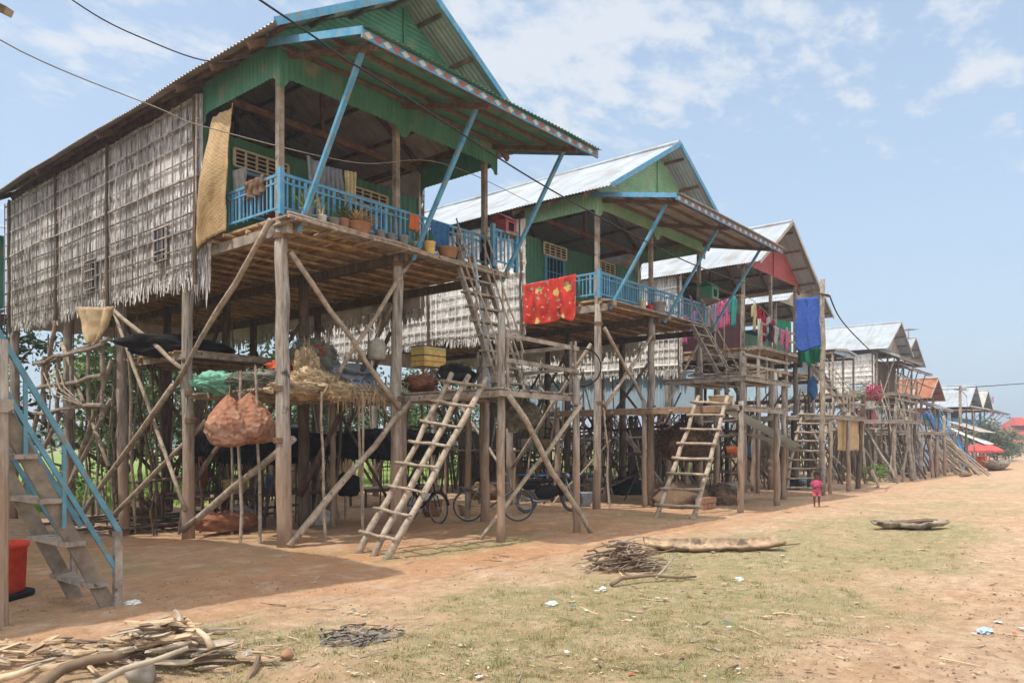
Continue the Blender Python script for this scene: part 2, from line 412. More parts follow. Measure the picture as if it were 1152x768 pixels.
    # --- front awning on long struts
    if apron:
        zA, zB = apron_z; ax0, ax1 = x0-.2, x1+.5; y1 = yf+.12; y0 = yf-apron_out
        mb = MB(); mb.corr((ax0, y1, zA), (ax1-ax0, 0, 0), (0, y0-.12-y1, (zB-zA)*1.04), .1, .013, 4, .02)
        ap = mb.build('awning', apronm, h, smooth=True)
        MB().beam((ax0-.02, y1, zA-.05), (ax0-.02, y0, zB-.05), .03, .11).build('side_fascia', vergem, ap)
        MB().beam((ax1+.02, y1, zA-.05), (ax1+.02, y0, zB-.05), .03, .11).build('side_fascia', vergem, ap)
        fb = MB().beam((ax0-.03, y0, zB-.09), (ax1+.03, y0, zB-.09), .03, .13).build('front_fascia', vergem, ap)
        if fdetail > .4:
            dm = MB(); k = int((ax1-ax0)/.17); yq = y0-.019; z = zB-.09; st = (ax1-ax0)/k
            vs = [(ax0+st*i, yq, z) for i in range(k+1)]; fs = []
            for i in range(k):
                vs += [(ax0+st*(i+.5), yq, z-.055), (ax0+st*(i+.5), yq, z+.055)]; fs.append((i, len(vs)-2, i+1, len(vs)-1))
            dm.add(vs, fs); dm.m = [i % 2 for i in range(k)]
            dm.build('diamond_pattern', ['diamond_white', 'diamond_red'], ap)
        for t in (.12, .38, .66, .9):
            y = y1+(y0-y1)*t; z = zA+(zB-zA)*t-.06
            MB().beam((ax0+.05, y, z), (ax1-.05, y, z), .05, .06).build('awning_purlin', 'roof_timber', h)
        for x in (x0+.12, xc, x1-.05):
            MB().beam((x, y1-.05, zA-.14), (x, y0+.1, zB-.13), .07, .09).build('awning_rafter', 'roof_timber', h)
        if struts:
            for x in (x0+.16, x0+(x1-x0)*.51, x1):
                MB().beam((x, yf-.24, zf-.27), (x, yf-min(1.93, apron_out-.3), zB-.02+.1), .075, .06).build('strut', strut_m, h)
                MB().beam((x, yf-.42, zf-.14), (x, yf+.3, zf-.14), .1, .12).build('beam_end', 'plank_grey', h)
    # --- floor of split bamboo on joists and beams
    px = px or [x0, xc-.1, x1-.1]; py = py or [yf, yf+2.9, yf+5.95, yf+8.7, ye-.3]
    if floor:
        mb = MB(); x = x0-.02; st = .085/fdetail
        while x < x1+.05:
            r = R.uniform(.022, .034); z = zf-.05+R.uniform(-.006, .006)
            mb.tube([(x+R.uniform(-.01, .01), yf-R.uniform(.12, .3), z), (x, (yf+ye)/2, z+R.uniform(-.01, .01)), (x+R.uniform(-.01, .01), ye, z)], r*min(1.6, 1/fdetail), 5); x += st
        fl = mb.build('bamboo_floor', 'bamboo_floor', h)
        y = yf-.1
        while y < ye:
            MB().stick((x0-R.uniform(.05, .2), y, zf-.125), (x1+R.uniform(.02, .3), y+R.uniform(-.05, .05), zf-.125), .035, .03, 6, .015, 5).build('joist', 'bamboo_floor', h); y += .5/max(fdetail, .4)
        for x in px:
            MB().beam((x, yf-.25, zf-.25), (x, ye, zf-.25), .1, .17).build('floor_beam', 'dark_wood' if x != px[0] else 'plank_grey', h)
    # --- posts
    for i, x in enumerate(px):
        for j, y in enumerate(py):
            dk = i > 0 and j > 0  # inner posts get darker wood, shade under the floor put into colour
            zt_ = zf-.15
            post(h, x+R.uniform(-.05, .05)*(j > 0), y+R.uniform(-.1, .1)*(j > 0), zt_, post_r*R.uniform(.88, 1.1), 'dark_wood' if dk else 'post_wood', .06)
    for x in px:      # slimmer posts of the balcony
        MB().beam((x, yf+.03, zf-.2), (x, yf+.03, zr(x)-.3), .1, .1).build('balcony_post', 'plank_grey', h)
    if braces:
        for i, x in enumerate(px):
            for j in range(len(py)-1):
                for _ in range(nb):
                    a, b = (py[j], py[j+1]) if R.random() < .5 else (py[j+1], py[j])
                    z0, z1 = R.uniform(0, .8), R.uniform(3.0, 4.9)
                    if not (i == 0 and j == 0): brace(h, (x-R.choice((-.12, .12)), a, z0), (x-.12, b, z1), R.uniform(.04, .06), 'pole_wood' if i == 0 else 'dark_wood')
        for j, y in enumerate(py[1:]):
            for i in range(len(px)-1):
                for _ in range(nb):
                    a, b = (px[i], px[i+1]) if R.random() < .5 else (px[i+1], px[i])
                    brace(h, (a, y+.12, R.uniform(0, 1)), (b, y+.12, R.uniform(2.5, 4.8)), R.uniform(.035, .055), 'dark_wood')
    # --- walls
    zt = lambda y: wall_top+.03*nz(y, 1, x0)
    zb = lambda y: wall_bot+.13*nz(y*.45, 4, x0)+.03*nz(y*2.2, 7, x0)
    if sidewall == 'thatch':
        thatch_wall(h, x0-.08, yb-.05, ye, zt, zb, thatch, lath, -1, wdens)
        if battens:
            for y in [yb]+[q for q in py if q > yb+1]: MB().stick((x0-.2, y, wall_bot-.2), (x0-.19, y+.05, wall_top), .04, .035, 7, .02, 5).build('batten', 'dark_wood', h)
        if right_wall: thatch_wall(h, x1+.08, yb-.05, ye, zt, zb, thatch, lath, 1, .5)
    else:
        for xx in (x0-.08, x1+.08):
            MB().corrwall((xx, ye), (xx, yb), lambda u: wall_top, lambda u: zf-.3, .12, .012, 1).build('side_wall', sidewall, h, smooth=True)
    MB().corrwall((x1, ye), (x0, ye), lambda u: wall_top, lambda u: wall_bot, .3, .01, 1).build('rear_wall', mainm or thatch, h)
    if front_wall:
        mb = MB(); mb.corrwall((x0-.05, yb), (x1+.05, yb), lambda u: min(zf+2.02+balc_top, zr(x0+(x1-x0)*u)-.25), lambda u: zf, .16, .008, 1)
        mb.build('front_wall', boardm, h)
    if rail:
        railing(h, (x0-.04, yf-.06, zf+.02), (x1-.02, yf-.06, zf+.02), .62)
        railing(h, (x0-.04, yb-.15, zf+.02), (x0-.04, yf-.02, zf+.02), .62, ends=(False, False))
    return h
# ------------------------------------------------------------------ builders of loose things
def platform(label, x0, x1, y0, y1, z, posts, rails=(), slat='plank_grey', along='y', bark=.05, edge=True, pr=.075, group='lower platforms of poles and planks', zrail=.95, sticks=False, bm='plank_grey'):
    t = empty('platform', ((x0+x1)/2, (y0+y1)/2, gz((x0+x1)/2, (y0+y1)/2)), label, 'platform', group)
    mb = MB()
    if along == 'y':
        x = x0
        while x < x1:
            w = R.uniform(.06, .1) if not sticks else .05
            if sticks: mb.stick((x, y0-R.uniform(0, .12), z-.03), (x+R.uniform(-.05, .05), y1+R.uniform(0, .15), z-.03), .024, .02, 5, .01, 3)
            else: mb.beam((x+w/2, y0-R.uniform(0, .08), z-.02+R.uniform(-.008, .008)), (x+w/2, y1+R.uniform(0, .08), z-.02), w, .03)
            x += w+R.uniform(.008, .03)
    else:
        y = y0
        while y < y1:
            w = R.uniform(.07, .12) if not sticks else .05
            if sticks: mb.stick((x0-R.uniform(0, .2), y, z-.03), (x1+R.uniform(0, .2), y+R.uniform(-.05, .05), z-.03), .024, .02, 5, .012, 4)
            else: mb.beam((x0-R.uniform(0, .06), y+w/2, z-.02+R.uniform(-.008, .008)), (x1+R.uniform(0, .06), y+w/2, z-.02), w, .03)
            y += w+R.uniform(.008, .03)
    mb.build('deck', slat, t)
    if edge:
        mb = MB(); mb.beam((x0, y0-.02, z-.10), (x1, y0-.02, z-.10), .05, .1); mb.build('edge_beam', 'plank_grey', t)
        mb = MB(); mb.beam((x0+.02, y0, z-.11), (x0+.02, y1, z-.11), .05, .13 if bm != 'plank_grey' else .11); mb.build('edge_beam', bm, t)
        for k in range(1, 4):
            y = y0+(y1-y0)*k/3.2; MB().stick((x0-.1, y, z-.1), (x1+.1, y, z-.1), .04, .035, 6, .01).build('joist', 'pole_wood', t)
    for p in posts: post(t, p[0], p[1], p[2] if len(p) > 2 else z+R.uniform(0, .25), pr*R.uniform(.75, 1.15), 'post_wood' if p[0] < 30 else R.choice(('post_wood', 'dark_wood', 'plank_grey')), .04 if p[0] < 30 else .22)
    for a, b in rails:
        a, b = V(a), V(b); d = b-a; n = max(1, int(d.length/1.2))
        for i in range(n+1):
            p = a+d*i/n; MB().stick(p-V((0, 0, .1)), p+V((0, 0, zrail+.05)), .035, .03, 6, .01).build('rail_post', 'plank_grey', t)
        for k in (.5, .95): MB().beam(a-d*.03+V((0, -.03, zrail*k)), b+d*.03+V((0, -.03, zrail*k+R.uniform(-.06, .02))), .035, .075).build('rail', 'plank_grey', t)
    return t
def ladder(label, fa, fb, ta, tb, n, mid=False, r=.052, m='pole_wood', over=.12, rr=.028, group='pole ladders up to the platforms'):
    fa, fb, ta, tb = map(V, (fa, fb, ta, tb)); t = empty('ladder', (fa+fb)/2, label, 'ladder', group)
    rails = [(fa, ta), (fb, tb)]+([((fa+fb)/2+V((.03, 0, 0)), (ta+tb)/2)] if mid else [])
    for a, b in rails: MB().stick(a-V((0, 0, .05)), b, r, r*.85, 8, .025, 7).build('rail', m, t, smooth=True)
    for i in range(n):
        k = (i+.75)/(n+.3); a, b = fa.lerp(ta, k), fb.lerp(tb, k); d = (b-a).normalized()
        up = V((-.02, 0, r*.9+.02)); off = (ta-fa).cross(tb-ta).normalized(); off = off if off.z > 0 else -off
        o = off*(r+rr*.5)
        MB().stick(a-d*over*R.uniform(.5, 1.4)+o, b+d*over*R.uniform(.5, 1.4)+o+V((0, 0, R.uniform(-.03, .03))), rr*R.uniform(.9, 1.2), None, 7, .012, 4).build('rung', m, t, smooth=True)
    return t
def stair(label, ba, bb, ta, tb, n, m='plank_grey', rails=True, rm='pole_wood', group='steep stairs from platform to balcony', w=.13, hs=(.75, .4)):
    ba, bb, ta, tb = map(V, (ba, bb, ta, tb)); t = empty('stair', (ba+bb)/2, label, 'stair', group)
    for a, b in ((ba, ta), (bb, tb)): MB().beam(a, b, .05, w, up=(0, 0, 1)).build('stringer', m, t)
    run = (ta-ba); run.z = 0; run.normalize()
    for i in range(n):
        k = (i+.6)/n; a, b = ba.lerp(ta, k), bb.lerp(tb, k); d = (b-a).normalized()
        MB().beam(a-d*.09, b+d*.09, .17, .04, up=(0, 0, 1)).build('tread', m, t)
    if rails:
        for a, b in ((ba, ta), (bb, tb)):
            for h in hs: MB().stick(a+V((0, 0, h)), b+V((0, 0, h+.05)), .02, .018, 6, .02, 5).build('handrail', rm, t)
            for k in ((.05, .5, .95) if len(hs) > 1 else (.05, .95)): p = a.lerp(b, k); MB().stick(p, p+V((0, 0, .8)), .022, .02, 6, .008).build('baluster', rm, t)
    return t
def heap(name, label, c, rad, m, seed, cat, amp=.3, fr=1.7, strands=0, sm=None, group=None, flat=None, fine=.08, sr=.0035):
    mb = MB().lump(c, [q*(.93 if strands else 1) for q in rad], seed, amp, fr, 64, 34, flat, fine*1.25); c = V(c)
    for i in range(int(strands*2.6)):
        a = R.uniform(0, 6.28); z = R.uniform(-.5, .95); q = math.sqrt(max(0, 1-z*z)); pts = []
        for k in range(5):
            a += R.uniform(-.45, .45); z = max(-.9, z+R.uniform(-.35, .25)); q = math.sqrt(max(.05, 1-z*z)); s = R.uniform(.96, 1.12)+(R.random() < .25)*R.uniform(0, .18)
            pts.append(c+V((rad[0]*q*math.cos(a)*s, rad[1]*q*math.sin(a)*s, rad[2]*z*s)))
        mb.tube(pts, sr*R.uniform(.7, 1.6), 4, False)
    o = mb.build(name, m, None, smooth=True); return tag(o, label, cat, group)
def cloth(name, label, a, b, drop, m, cat, folds=5, amp=.05, group=None, ragged=.05, nv=12, taper=1.0, out=(0, -1, 0), seed=0, drape=0.0, nu=28):
    a, b, out = V(a), V(b), V(out); d = b-a; mid = (a+b)/2
    def f(u, v):
        p = a+d*u
        k = 1-(1-taper)*v; p = mid+(p-mid)*k
        w = math.sin(u*folds*6.283+seed+1.3*nz(v*2, seed))*amp*(.35+.65*v)+.5*amp*nz(u*6, v*3, seed)
        p = p+out*(w+drape*v)
        p.z -= drop*v*(1+ragged*nz(u*5, seed, 2))+.02*math.sin(math.pi*u)*4*amp
        return p
    o = MB().sheet(f, nu, nv, .006).build(name, m, None, smooth=True)
    return tag(o, label, cat, group)
def shirt(name, label, a, b, h, m, cat='shirt', group=None, out=(0, -1, 0)):
    """shirt hung by its shoulders: a body sheet and two sleeves in one mesh"""
    a, b, out = V(a), V(b), V(out); d = b-a; e = d.normalized(); sd = R.uniform(0, 9); mb = MB()
    def f(u, v):
        w = .62 if v > .1 else .4+2.2*v
        p = a+d*(.5+(u-.5)*w)+out*(.03*math.sin(u*9+sd+v*2)); p.z -= h*v+.012*abs(nz(u*4, sd)); return p
    mb.sheet(f, 10, 10, .012)
    for s in (-1, 1):
        def g(u, v):
            p = a+d*(.5+s*(.24+.14*u+.16*v*.8))+out*(.025*math.sin(u*5+sd)); p.z -= h*(.08+.42*v+.05*u); return p
        mb.sheet(g, 4, 6, .014)
    return tag(mb.build(name, m, None, smooth=True), label, cat, group)
def pot(name, label, c, r, h, m, plant=None, cat='flower pot', group='flower pots on the first balcony ledge'):
    t = empty(name, c, label, cat, group)
    MB().lathe(c, [(r*.7, 0), (r*.78, h*.1), (r, h*.9), (r*1.08, h*.92), (r*1.08, h), (r*.92, h), (r*.88, h*.85), (.01, h*.82)], 18, False).build('bowl', m, t, smooth=True)
    if plant:
        mb = MB(); n, ln, up, pm = plant; c = V(c)+V((0, 0, h*.8))
        for i in range(n):
            a = R.uniform(0, 6.28); e = R.uniform(up, 1.3); l = ln*R.uniform(.6, 1.1); dx, dy = math.cos(a), math.sin(a)
            p1 = c+V((dx*l*.4*math.cos(e), dy*l*.4*math.cos(e), l*.5*math.sin(e))); p2 = c+V((dx*l*math.cos(e), dy*l*math.cos(e), l*.7*math.sin(e)))
            sw = V((-dy, dx, 0))*R.uniform(.008, .018)
            mb.add([c+sw*.4, p1+sw, p2, p1-sw, c-sw*.4], [(0, 1, 3, 4), (1, 2, 3)])
        mb.build('foliage', pm, t)
    return t
def leafball(mb, c, r, n, size, droop=0.0, sq=1.0):
    c = V(c)
    for i in range(n):
        d = V((R.gauss(0, 1), R.gauss(0, 1), R.gauss(0, 1))).normalized()*(R.random()**.45)
        p = c+V((d.x*r, d.y*r, d.z*r*sq)); s = size*R.uniform(.6, 1.3)
        a = V((R.gauss(0, 1), R.gauss(0, 1), R.gauss(0, .6)-droop)).normalized(); b = a.cross(V((R.gauss(0, 1), R.gauss(0, 1), R.gauss(0, 1)))).normalized()
        mb.add([p, p+a*s*.5+b*s*.25, p+a*s, p+a*s*.5-b*s*.25], [(0, 1, 2, 3)])
def tree(name, label, x, y, h, cr, m, leaf=.2, n=2600, group='trees behind the houses', trunk=True, clumps=12, base=.35, sq=.8, z0=None):
    z0 = gz(x, y) if z0 is None else z0
    t = empty(name, (x, y, z0), label, 'tree' if trunk else 'bush', group); limb = MB(); cb = MB(); cs = []
    for i in range(clumps):
        a = R.uniform(0, 6.28); q = R.uniform(.15, 1)**.6*cr*.8; zz = h*(base+(1-base)*R.uniform(.12, .92))
        q *= 1-.5*max(0, (zz/h-.7)/.3)
        cs.append(V((x+q*math.cos(a), y+q*math.sin(a), z0+zz)))
    for c in cs: leafball(cb, c, cr*R.uniform(.3, .52), n//clumps, leaf, .2, sq)
    if trunk:
        top = V((x+R.uniform(-.3, .3), y+R.uniform(-.3, .3), z0+h*.7))
        limb.stick((x, y, z0-.1), top, .035*h*.7, .012*h, 8, .08, 6)
        for c in cs: limb.stick((V((x, y, z0-.1))).lerp(top, R.uniform(.45, .95)), c, .011*h, .004*h, 5, .06, 4)
        limb.build('trunk', 'dark_wood', t)
    cb.build('crown', m, t)
    return t
def bicycle(label, loc, rz, fm):
    t = empty('bicycle', (0, 0, 0), label, 'bicycle', 'bicycles parked under the first house')
    for x in (-.52, .52):
        w = MB().torus((x, 0, .34), .32, .017, (0, 1, 0), 32, 6).build('tyre', 'tyre_rubber', t, smooth=True)
        mb = MB(); mb.torus((x, 0, .34), .295, .009, (0, 1, 0), 32, 5)
        for k in range(18):
            a = k*math.pi/9; mb.tube([(x, .02*(-1)**k, .34), (x+.29*math.cos(a), 0, .34+.29*math.sin(a))], .0022, 3, False)
        mb.tube([(x, -.05, .34), (x, .05, .34)], .022, 8); mb.build('rim', 'chrome', w)
        g = MB(); g.sheet(lambda u, v: V((x+.355*math.cos(.2+2.5*u), -.028+.056*v, .34+.355*math.sin(.2+2.5*u))), 14, 2, .003); g.build('mudguard', fm, t, smooth=True)
    f = MB(); bb, st, hd = (-.08, 0, .3), (-.24, 0, .8), (.36, 0, .82)
    for a, b, r in ((bb, st, .016), (bb, (.4, 0, .66), .018), (st, hd, .014), ((-.52, .05, .34), st, .009), ((-.52, -.05, .34), st, .009), ((-.52, .05, .34), bb, .01), ((-.52, -.05, .34), bb, .01), ((.33, 0, .92), (.42, 0, .6), .018), ((.42, .05, .6), (.52, .05, .34), .011), ((.42, -.05, .6), (.52, -.05, .34), .011)): f.tube([a, b], r, 8)
    f.build('frame', fm, t, smooth=True)
    MB().tube([(.1, -.28, .98), (.22, -.26, 1.02), (.33, -.08, .98), (.33, .08, .98), (.22, .26, 1.02), (.1, .28, .98)], .012, 8).build('handlebar', 'chrome', t, smooth=True)
    MB().lump((-.28, 0, .88), (.14, .09, .04), 2, .1, 1, 16, 8).build('saddle', 'black_stuff', t, smooth=True)
    MB().torus((-.08, .05, .3), .09, .008, (0, 1, 0), 20, 5).tube([(-.08, -.09, .3), (-.08, .09, .3)], .012, 6).tube([(-.08, .09, .3), (.06, .1, .22)], .01, 6).tube([(-.08, -.09, .3), (-.22, -.1, .38)], .01, 6).build('crank', 'chrome', t)
    mb = MB()
    for k in range(6): mb.tube([(-.72, -.08+.032*k, .72), (-.3, -.08+.032*k, .72)], .005, 5)
    mb.tube([(-.7, -.08, .72), (-.7, .08, .72)], .006, 5); mb.tube([(-.62, .08, .72), (-.52, .05, .36)], .005, 5); mb.tube([(-.62, -.08, .72), (-.52, -.05, .36)], .005, 5); mb.build('carrier', 'chrome', t)
    t.location = loc; t.rotation_euler = (0, 0, rz)
    return t
def motorbike(label, loc, rz, bm):
    t = empty('motorbike', (0, 0, 0), label, 'motorbike')
    for x in (-.6, .6):
        w = MB().torus((x, 0, .29), .24, .045, (0, 1, 0), 28, 8).build('tyre', 'tyre_rubber', t, smooth=True)
        mb = MB(); mb.torus((x, 0, .29), .2, .015, (0, 1, 0), 28, 5)
        for k in range(12): a = k*math.pi/6; mb.tube([(x, 0, .29), (x+.2*math.cos(a), 0, .29+.2*math.sin(a))], .004, 4)
        mb.build('rim', 'chrome', w)
    MB().lump((-.05, 0, .5), (.34, .1, .17), 3, .12, 1, 24, 12).lump((.3, 0, .62), (.12, .12, .24), 5, .1, 1, 20, 12).lump((-.5, 0, .66), (.28, .1, .1), 6, .1, 1, 20, 10).build('body', bm, t, smooth=True)
    MB().lump((-.28, 0, .77), (.38, .12, .06), 4, .06, 1, 24, 8).build('seat', 'black_stuff', t, smooth=True)
    MB().tube([(.4, .07, .8), (.6, .07, .29)], .02, 8).tube([(.4, -.07, .8), (.6, -.07, .29)], .02, 8).tube([(.22, -.3, .98), (.38, -.1, .96), (.38, .1, .96), (.22, .3, .98)], .014, 8).build('handlebar', 'chrome', t, smooth=True)
    MB().lump((.47, 0, .88), (.06, .08, .07), 1, .04, 1, 16, 10).build('headlight', 'chrome', t, smooth=True)
    MB().tube([(-.05, -.12, .3), (-.4, -.14, .28), (-.75, -.15, .38)], [.02, .035, .04], 10).build('exhaust', 'chrome', t, smooth=True)
    t.location = loc; t.rotation_euler = (0, 0, rz)
    return t
def person(loc, rz, hgt=.95):
    """small child: body grown as one skin from a skeleton; clothes and hair are children"""
    t = empty('person', (0, 0, 0), 'barefoot small child in pink top and shorts standing by the tall pole', 'person')
    def skin(name, vs, es, rad, m, sub=2):
        me = bpy.data.meshes.new(name); me.from_pydata([V(v) for v in vs], es, []); o = bpy.data.objects.new(name, me); COL.objects.link(o); o.parent = t
        me.materials.append(MATS[m]); a = o.modifiers.new('skin', 'SKIN'); a.use_smooth_shade = True; b = o.modifiers.new('sub', 'SUBSURF'); b.levels = b.render_levels = sub
        for i, r in enumerate(rad):
            me.skin_vertices[0].data[i].radius = (r, r) if not isinstance(r, tuple) else r
        me.skin_vertices[0].data[0].use_root = True
        return o
    # heights for a 0.95 m child; front is -Y
    vs = [(0, 0, .45), (0, 0, .53), (0, .005, .62), (0, .005, .685), (0, 0, .735), (0, -.005, .775), (0, -.008, .83), (0, -.002, .885), (0, 0, .925),
          (.055, 0, .43), (.06, -.01, .25), (.062, .01, .07), (.064, .005, .035), (.068, -.075, .018),
          (-.055, 0, .43), (-.058, -.02, .25), (-.055, .0, .07), (-.055, -.005, .035), (-.058, -.085, .018),
          (.085, .005, .67), (.125, .01, .56), (.07, -.085, .53), (.02, -.11, .55), (-.085, .005, .67), (-.13, .01, .56), (-.07, -.09, .52), (-.015, -.115, .545)]
    es = [(0, 1), (1, 2), (2, 3), (3, 4), (4, 5), (5, 6), (6, 7), (7, 8), (0, 9), (9, 10), (10, 11), (11, 12), (12, 13), (0, 14), (14, 15), (15, 16), (16, 17), (17, 18), (3, 19), (19, 20), (20, 21), (21, 22), (3, 23), (23, 24), (24, 25), (25, 26)]
    rad = [.072, .07, .072, .062, .03, .05, .066, .06, .03, .05, .036, .022, .024, .018, .05, .036, .022, .024, .018, .032, .024, .019, .02, .032, .024, .019, .02]
    b = skin('body', vs, es, rad, 'skin')
    # fingers, nose, ears as sub-meshes of the head and hands
    mb = MB()
    for s, hx, hy, hz in ((1, .015, -.118, .552), (-1, -.01, -.122, .547)):
        for k in range(4): mb.tube([(hx, hy, hz+.012-.009*k), (hx-s*.018, hy-.008, hz+.013-.009*k), (hx-s*.03, hy+.002, hz+.011-.009*k)], [.005, .0045, .0035], 6)
        mb.tube([(hx+s*.012, hy+.004, hz+.016), (hx+s*.004, hy-.006, hz+.032)], [.0055, .004], 6)
    mb.tube([(0, -.062, .835), (0, -.08, .812)], [.006, .011], 8)
    for s in (-1, 1): mb.lump((s*.066, .002, .825), (.01, .016, .02), 1, .05, 1, 10, 6)
    ROOTPOS[t.name] = V((0, 0, 0))
    mb.build('hand_and_face_relief', 'skin', t, smooth=True).name = 'fingers'
    e = MB()
    for s in (-1, 1): e.lump((s*.026, -.062, .838), (.01, .006, .006), 1, 0, 1, 10, 6)
    e.build('eye', 'black_stuff', t); MB().lump((0, -.064, .793), (.018, .006, .006), 1, 0, 1, 10, 6).build('mouth', 'red_paint', t)
    MB().lump((0, .014, .872), (.074, .078, .075), 7, .1, 2, 26, 16).lump((0, .055, .80), (.055, .034, .075), 8, .15, 2, 22, 14).build('hair', 'black_stuff', t, smooth=True)
    def lo(z, rx, ry, cx=0, cy=0, n=20): return [(cx+rx*math.cos(6.283*i/n), cy+ry*math.sin(6.283*i/n), z) for i in range(n)]
    def tubeshape(rows, name, m):
        q = MB(); n = 20; v = [p for r in rows for p in r]; q.add(v, [(i*n+j, i*n+(j+1) % n, (i+1)*n+(j+1) % n, (i+1)*n+j) for i in range(len(rows)-1) for j in range(n)]); return q
    q = tubeshape([lo(.43, .112, .095), lo(.5, .098, .085), lo(.6, .09, .08), lo(.66, .098, .074), lo(.70, .075, .06), lo(.715, .042, .042)], 'top', 'pink_cloth')
    for s in (-1, 1): q.tube([(s*.07, .004, .68), (s*.105, .008, .625), (s*.118, .008, .585)], [.042, .038, .042], 12, False)
    q.build('top', 'pink_cloth', t, smooth=True)
    q = tubeshape([lo(.5, .09, .08), lo(.44, .1, .085), lo(.40, .104, .085)], 'shorts', 'pink_cloth')
    for s in (-1, 1): q.tube([(s*.052, 0, .43), (s*.057, -.005, .36), (s*.06, -.008, .29)], [.058, .055, .06], 14, False)
    q.build('shorts', 'pink_dark', t, smooth=True)
    t.location = loc; t.rotation_euler = (0, 0, rz)
    return t
for n_, c_ in (('net_green', (126, 182, 156)), ('net_grey', (132, 132, 116)), ('net_orange', (206, 92, 56)), ('net_straw', (190, 166, 130)), ('sack_orange', (196, 122, 84)),
               ('tarp_bluegrey', (132, 138, 140)), ('tarp_blue', (62, 110, 158)), ('plastic_grey', (150, 146, 132)), ('net_brown', (140, 92, 66)), ('sack_white', (212, 206, 198)),
               ('hemp_brown', (120, 96, 74)), ('pink_cloth', (192, 74, 112)), ('pink_dark', (196, 96, 110)), ('skin', (112, 70, 50)), ('tarp_royal', (76, 116, 206)), ('net_green2', (46, 150, 110)),
               ('terracotta', (168, 124, 94)), ('pot_grey', (140, 140, 136)), ('dry_leaf', (206, 176, 116)), ('wood_pale', (214, 190, 158)), ('wood_bleached', (176, 160, 140)), ('bark_dark', (124, 104, 84)),
               ('straw_litter', (196, 172, 138)), ('paper_litter', (222, 218, 210)), ('plastic_red', (214, 74, 52)), ('plastic_yellow', (226, 192, 112)), ('orange_cloth', (214, 110, 60)),
               ('cloth_grey', (150, 152, 158)), ('cloth_cream', (222, 206, 160)), ('cloth_white', (212, 206, 204)), ('cloth_red', (190, 36, 60)), ('cloth_pink', (224, 116, 160)), ('cloth_teal', (72, 176, 168)), ('cloth_blue', (56, 84, 176)),
               ('cloth_black', (40, 42, 50)), ('cloth_lilac', (160, 150, 170)), ('umbrella_red', (222, 104, 100)), ('roof_tile_red', (186, 72, 52)), ('gold', (208, 158, 84)), ('brick', (164, 122, 96)), ('stone', (150, 140, 128)), ('ash', (128, 120, 112))):
    lin = srgb(*c_)
    mat(n_, lin, tuple(q*.66 for q in lin), scale=6 if 'wood' in n_ or 'bark' in n_ else 9, island=.28 if ('wood' in n_ or 'bark' in n_ or 'litter' in n_ or 'leaf' in n_) else .1, rough=.85, bump=.25 if 'wood' in n_ or 'net' in n_ or 'hemp' in n_ or 'sack' in n_ else .0, bscale=40,
        transl=.3 if n_.startswith(('cloth', 'tarp_royal', 'net_green2', 'umbrella')) else 0)
def shell_mat():
    m = mat('shell_sack', srgb(166, 114, 88), srgb(124, 82, 62), scale=5, island=0, rough=.8)
    nt = m.node_tree; N, L = nt.nodes, nt.links; b = N['Principled BSDF']; src = b.inputs['Base Color'].links[0].from_socket
    tc = N.new('ShaderNodeTexCoord'); v = N.new('ShaderNodeTexVoronoi'); v.inputs['Scale'].default_value = 12; v.inputs['Randomness'].default_value = 1; L.new(tc.outputs['Object'], v.inputs['Vector'])
    r = N.new('ShaderNodeMapRange'); r.inputs[1].default_value = .25; r.inputs[2].default_value = .9; r.inputs[3].default_value = 0; r.inputs[4].default_value = .5
    sp = N.new('ShaderNodeSeparateColor'); L.new(v.outputs['Color'], sp.inputs[0]); L.new(sp.outputs[0], r.inputs[0])
    sz = N.new('ShaderNodeSeparateXYZ'); L.new(tc.outputs['Object'], sz.inputs[0]); r2 = N.new('ShaderNodeMapRange'); r2.inputs[1].default_value = .36; r2.inputs[2].default_value = .18; L.new(sz.outputs['Z'], r2.inputs[0])
    mm = N.new('ShaderNodeMath'); mm.operation = 'MULTIPLY'; L.new(r.outputs[0], mm.inputs[0]); L.new(r2.outputs[0], mm.inputs[1])
    x = N.new('ShaderNodeMixRGB'); x.inputs[2].default_value = (*srgb(192, 164, 136), 1); L.new(mm.outputs[0], x.inputs[0]); L.new(src, x.inputs[1]); L.new(x.outputs[0], b.inputs['Base Color'])
    bp = N.new('ShaderNodeBump'); bp.inputs['Strength'].default_value = .7; bp.inputs['Distance'].default_value = .04; L.new(v.outputs['Distance'], bp.inputs['Height']); L.new(bp.outputs[0], b.inputs['Normal'])
shell_mat()
mat('stair_wood', srgb(146, 132, 116), srgb(98, 86, 74), scale=4, island=.15, bump=.3)
mat('fresh_board', srgb(150, 122, 98), srgb(116, 90, 70), scale=5, bump=.3, island=.1)
mat('cloth_sack', srgb(196, 174, 138), srgb(150, 128, 98), scale=3, island=0, rough=.95)
mat('diamond_red', srgb(178, 104, 88), island=0)
mat('diamond_white', srgb(206, 202, 194), island=0)
mat('earth_clod', srgb(158, 124, 96), srgb(112, 88, 68), scale=3, island=.4)
mat('log_trough', srgb(186, 160, 128), srgb(118, 98, 78), scale=7, island=0, bump=.7, bscale=16, patch=(srgb(92, 78, 64), 3.2, .58, .08))
mat('old_hull', srgb(166, 152, 134), srgb(96, 86, 76), scale=6, island=0, bump=.7, bscale=16, patch=(srgb(80, 70, 60), 4, .56, .08))
mat('chrome', srgb(150, 148, 144), island=0, metal=.6, rough=.4)
mat('leaf_light', srgb(140, 156, 92), srgb(98, 118, 62), scale=.9, island=.35, transl=.35, rough=.7)
mat('leaf_mid', srgb(104, 124, 74), srgb(70, 90, 50), scale=.9, island=.35, transl=.3, rough=.7)
mat('leaf_dark', srgb(84, 98, 66), srgb(58, 72, 48), scale=.9, island=.35, transl=.2, rough=.7)
mat('bloom', srgb(214, 40, 120), island=.2, transl=.3)
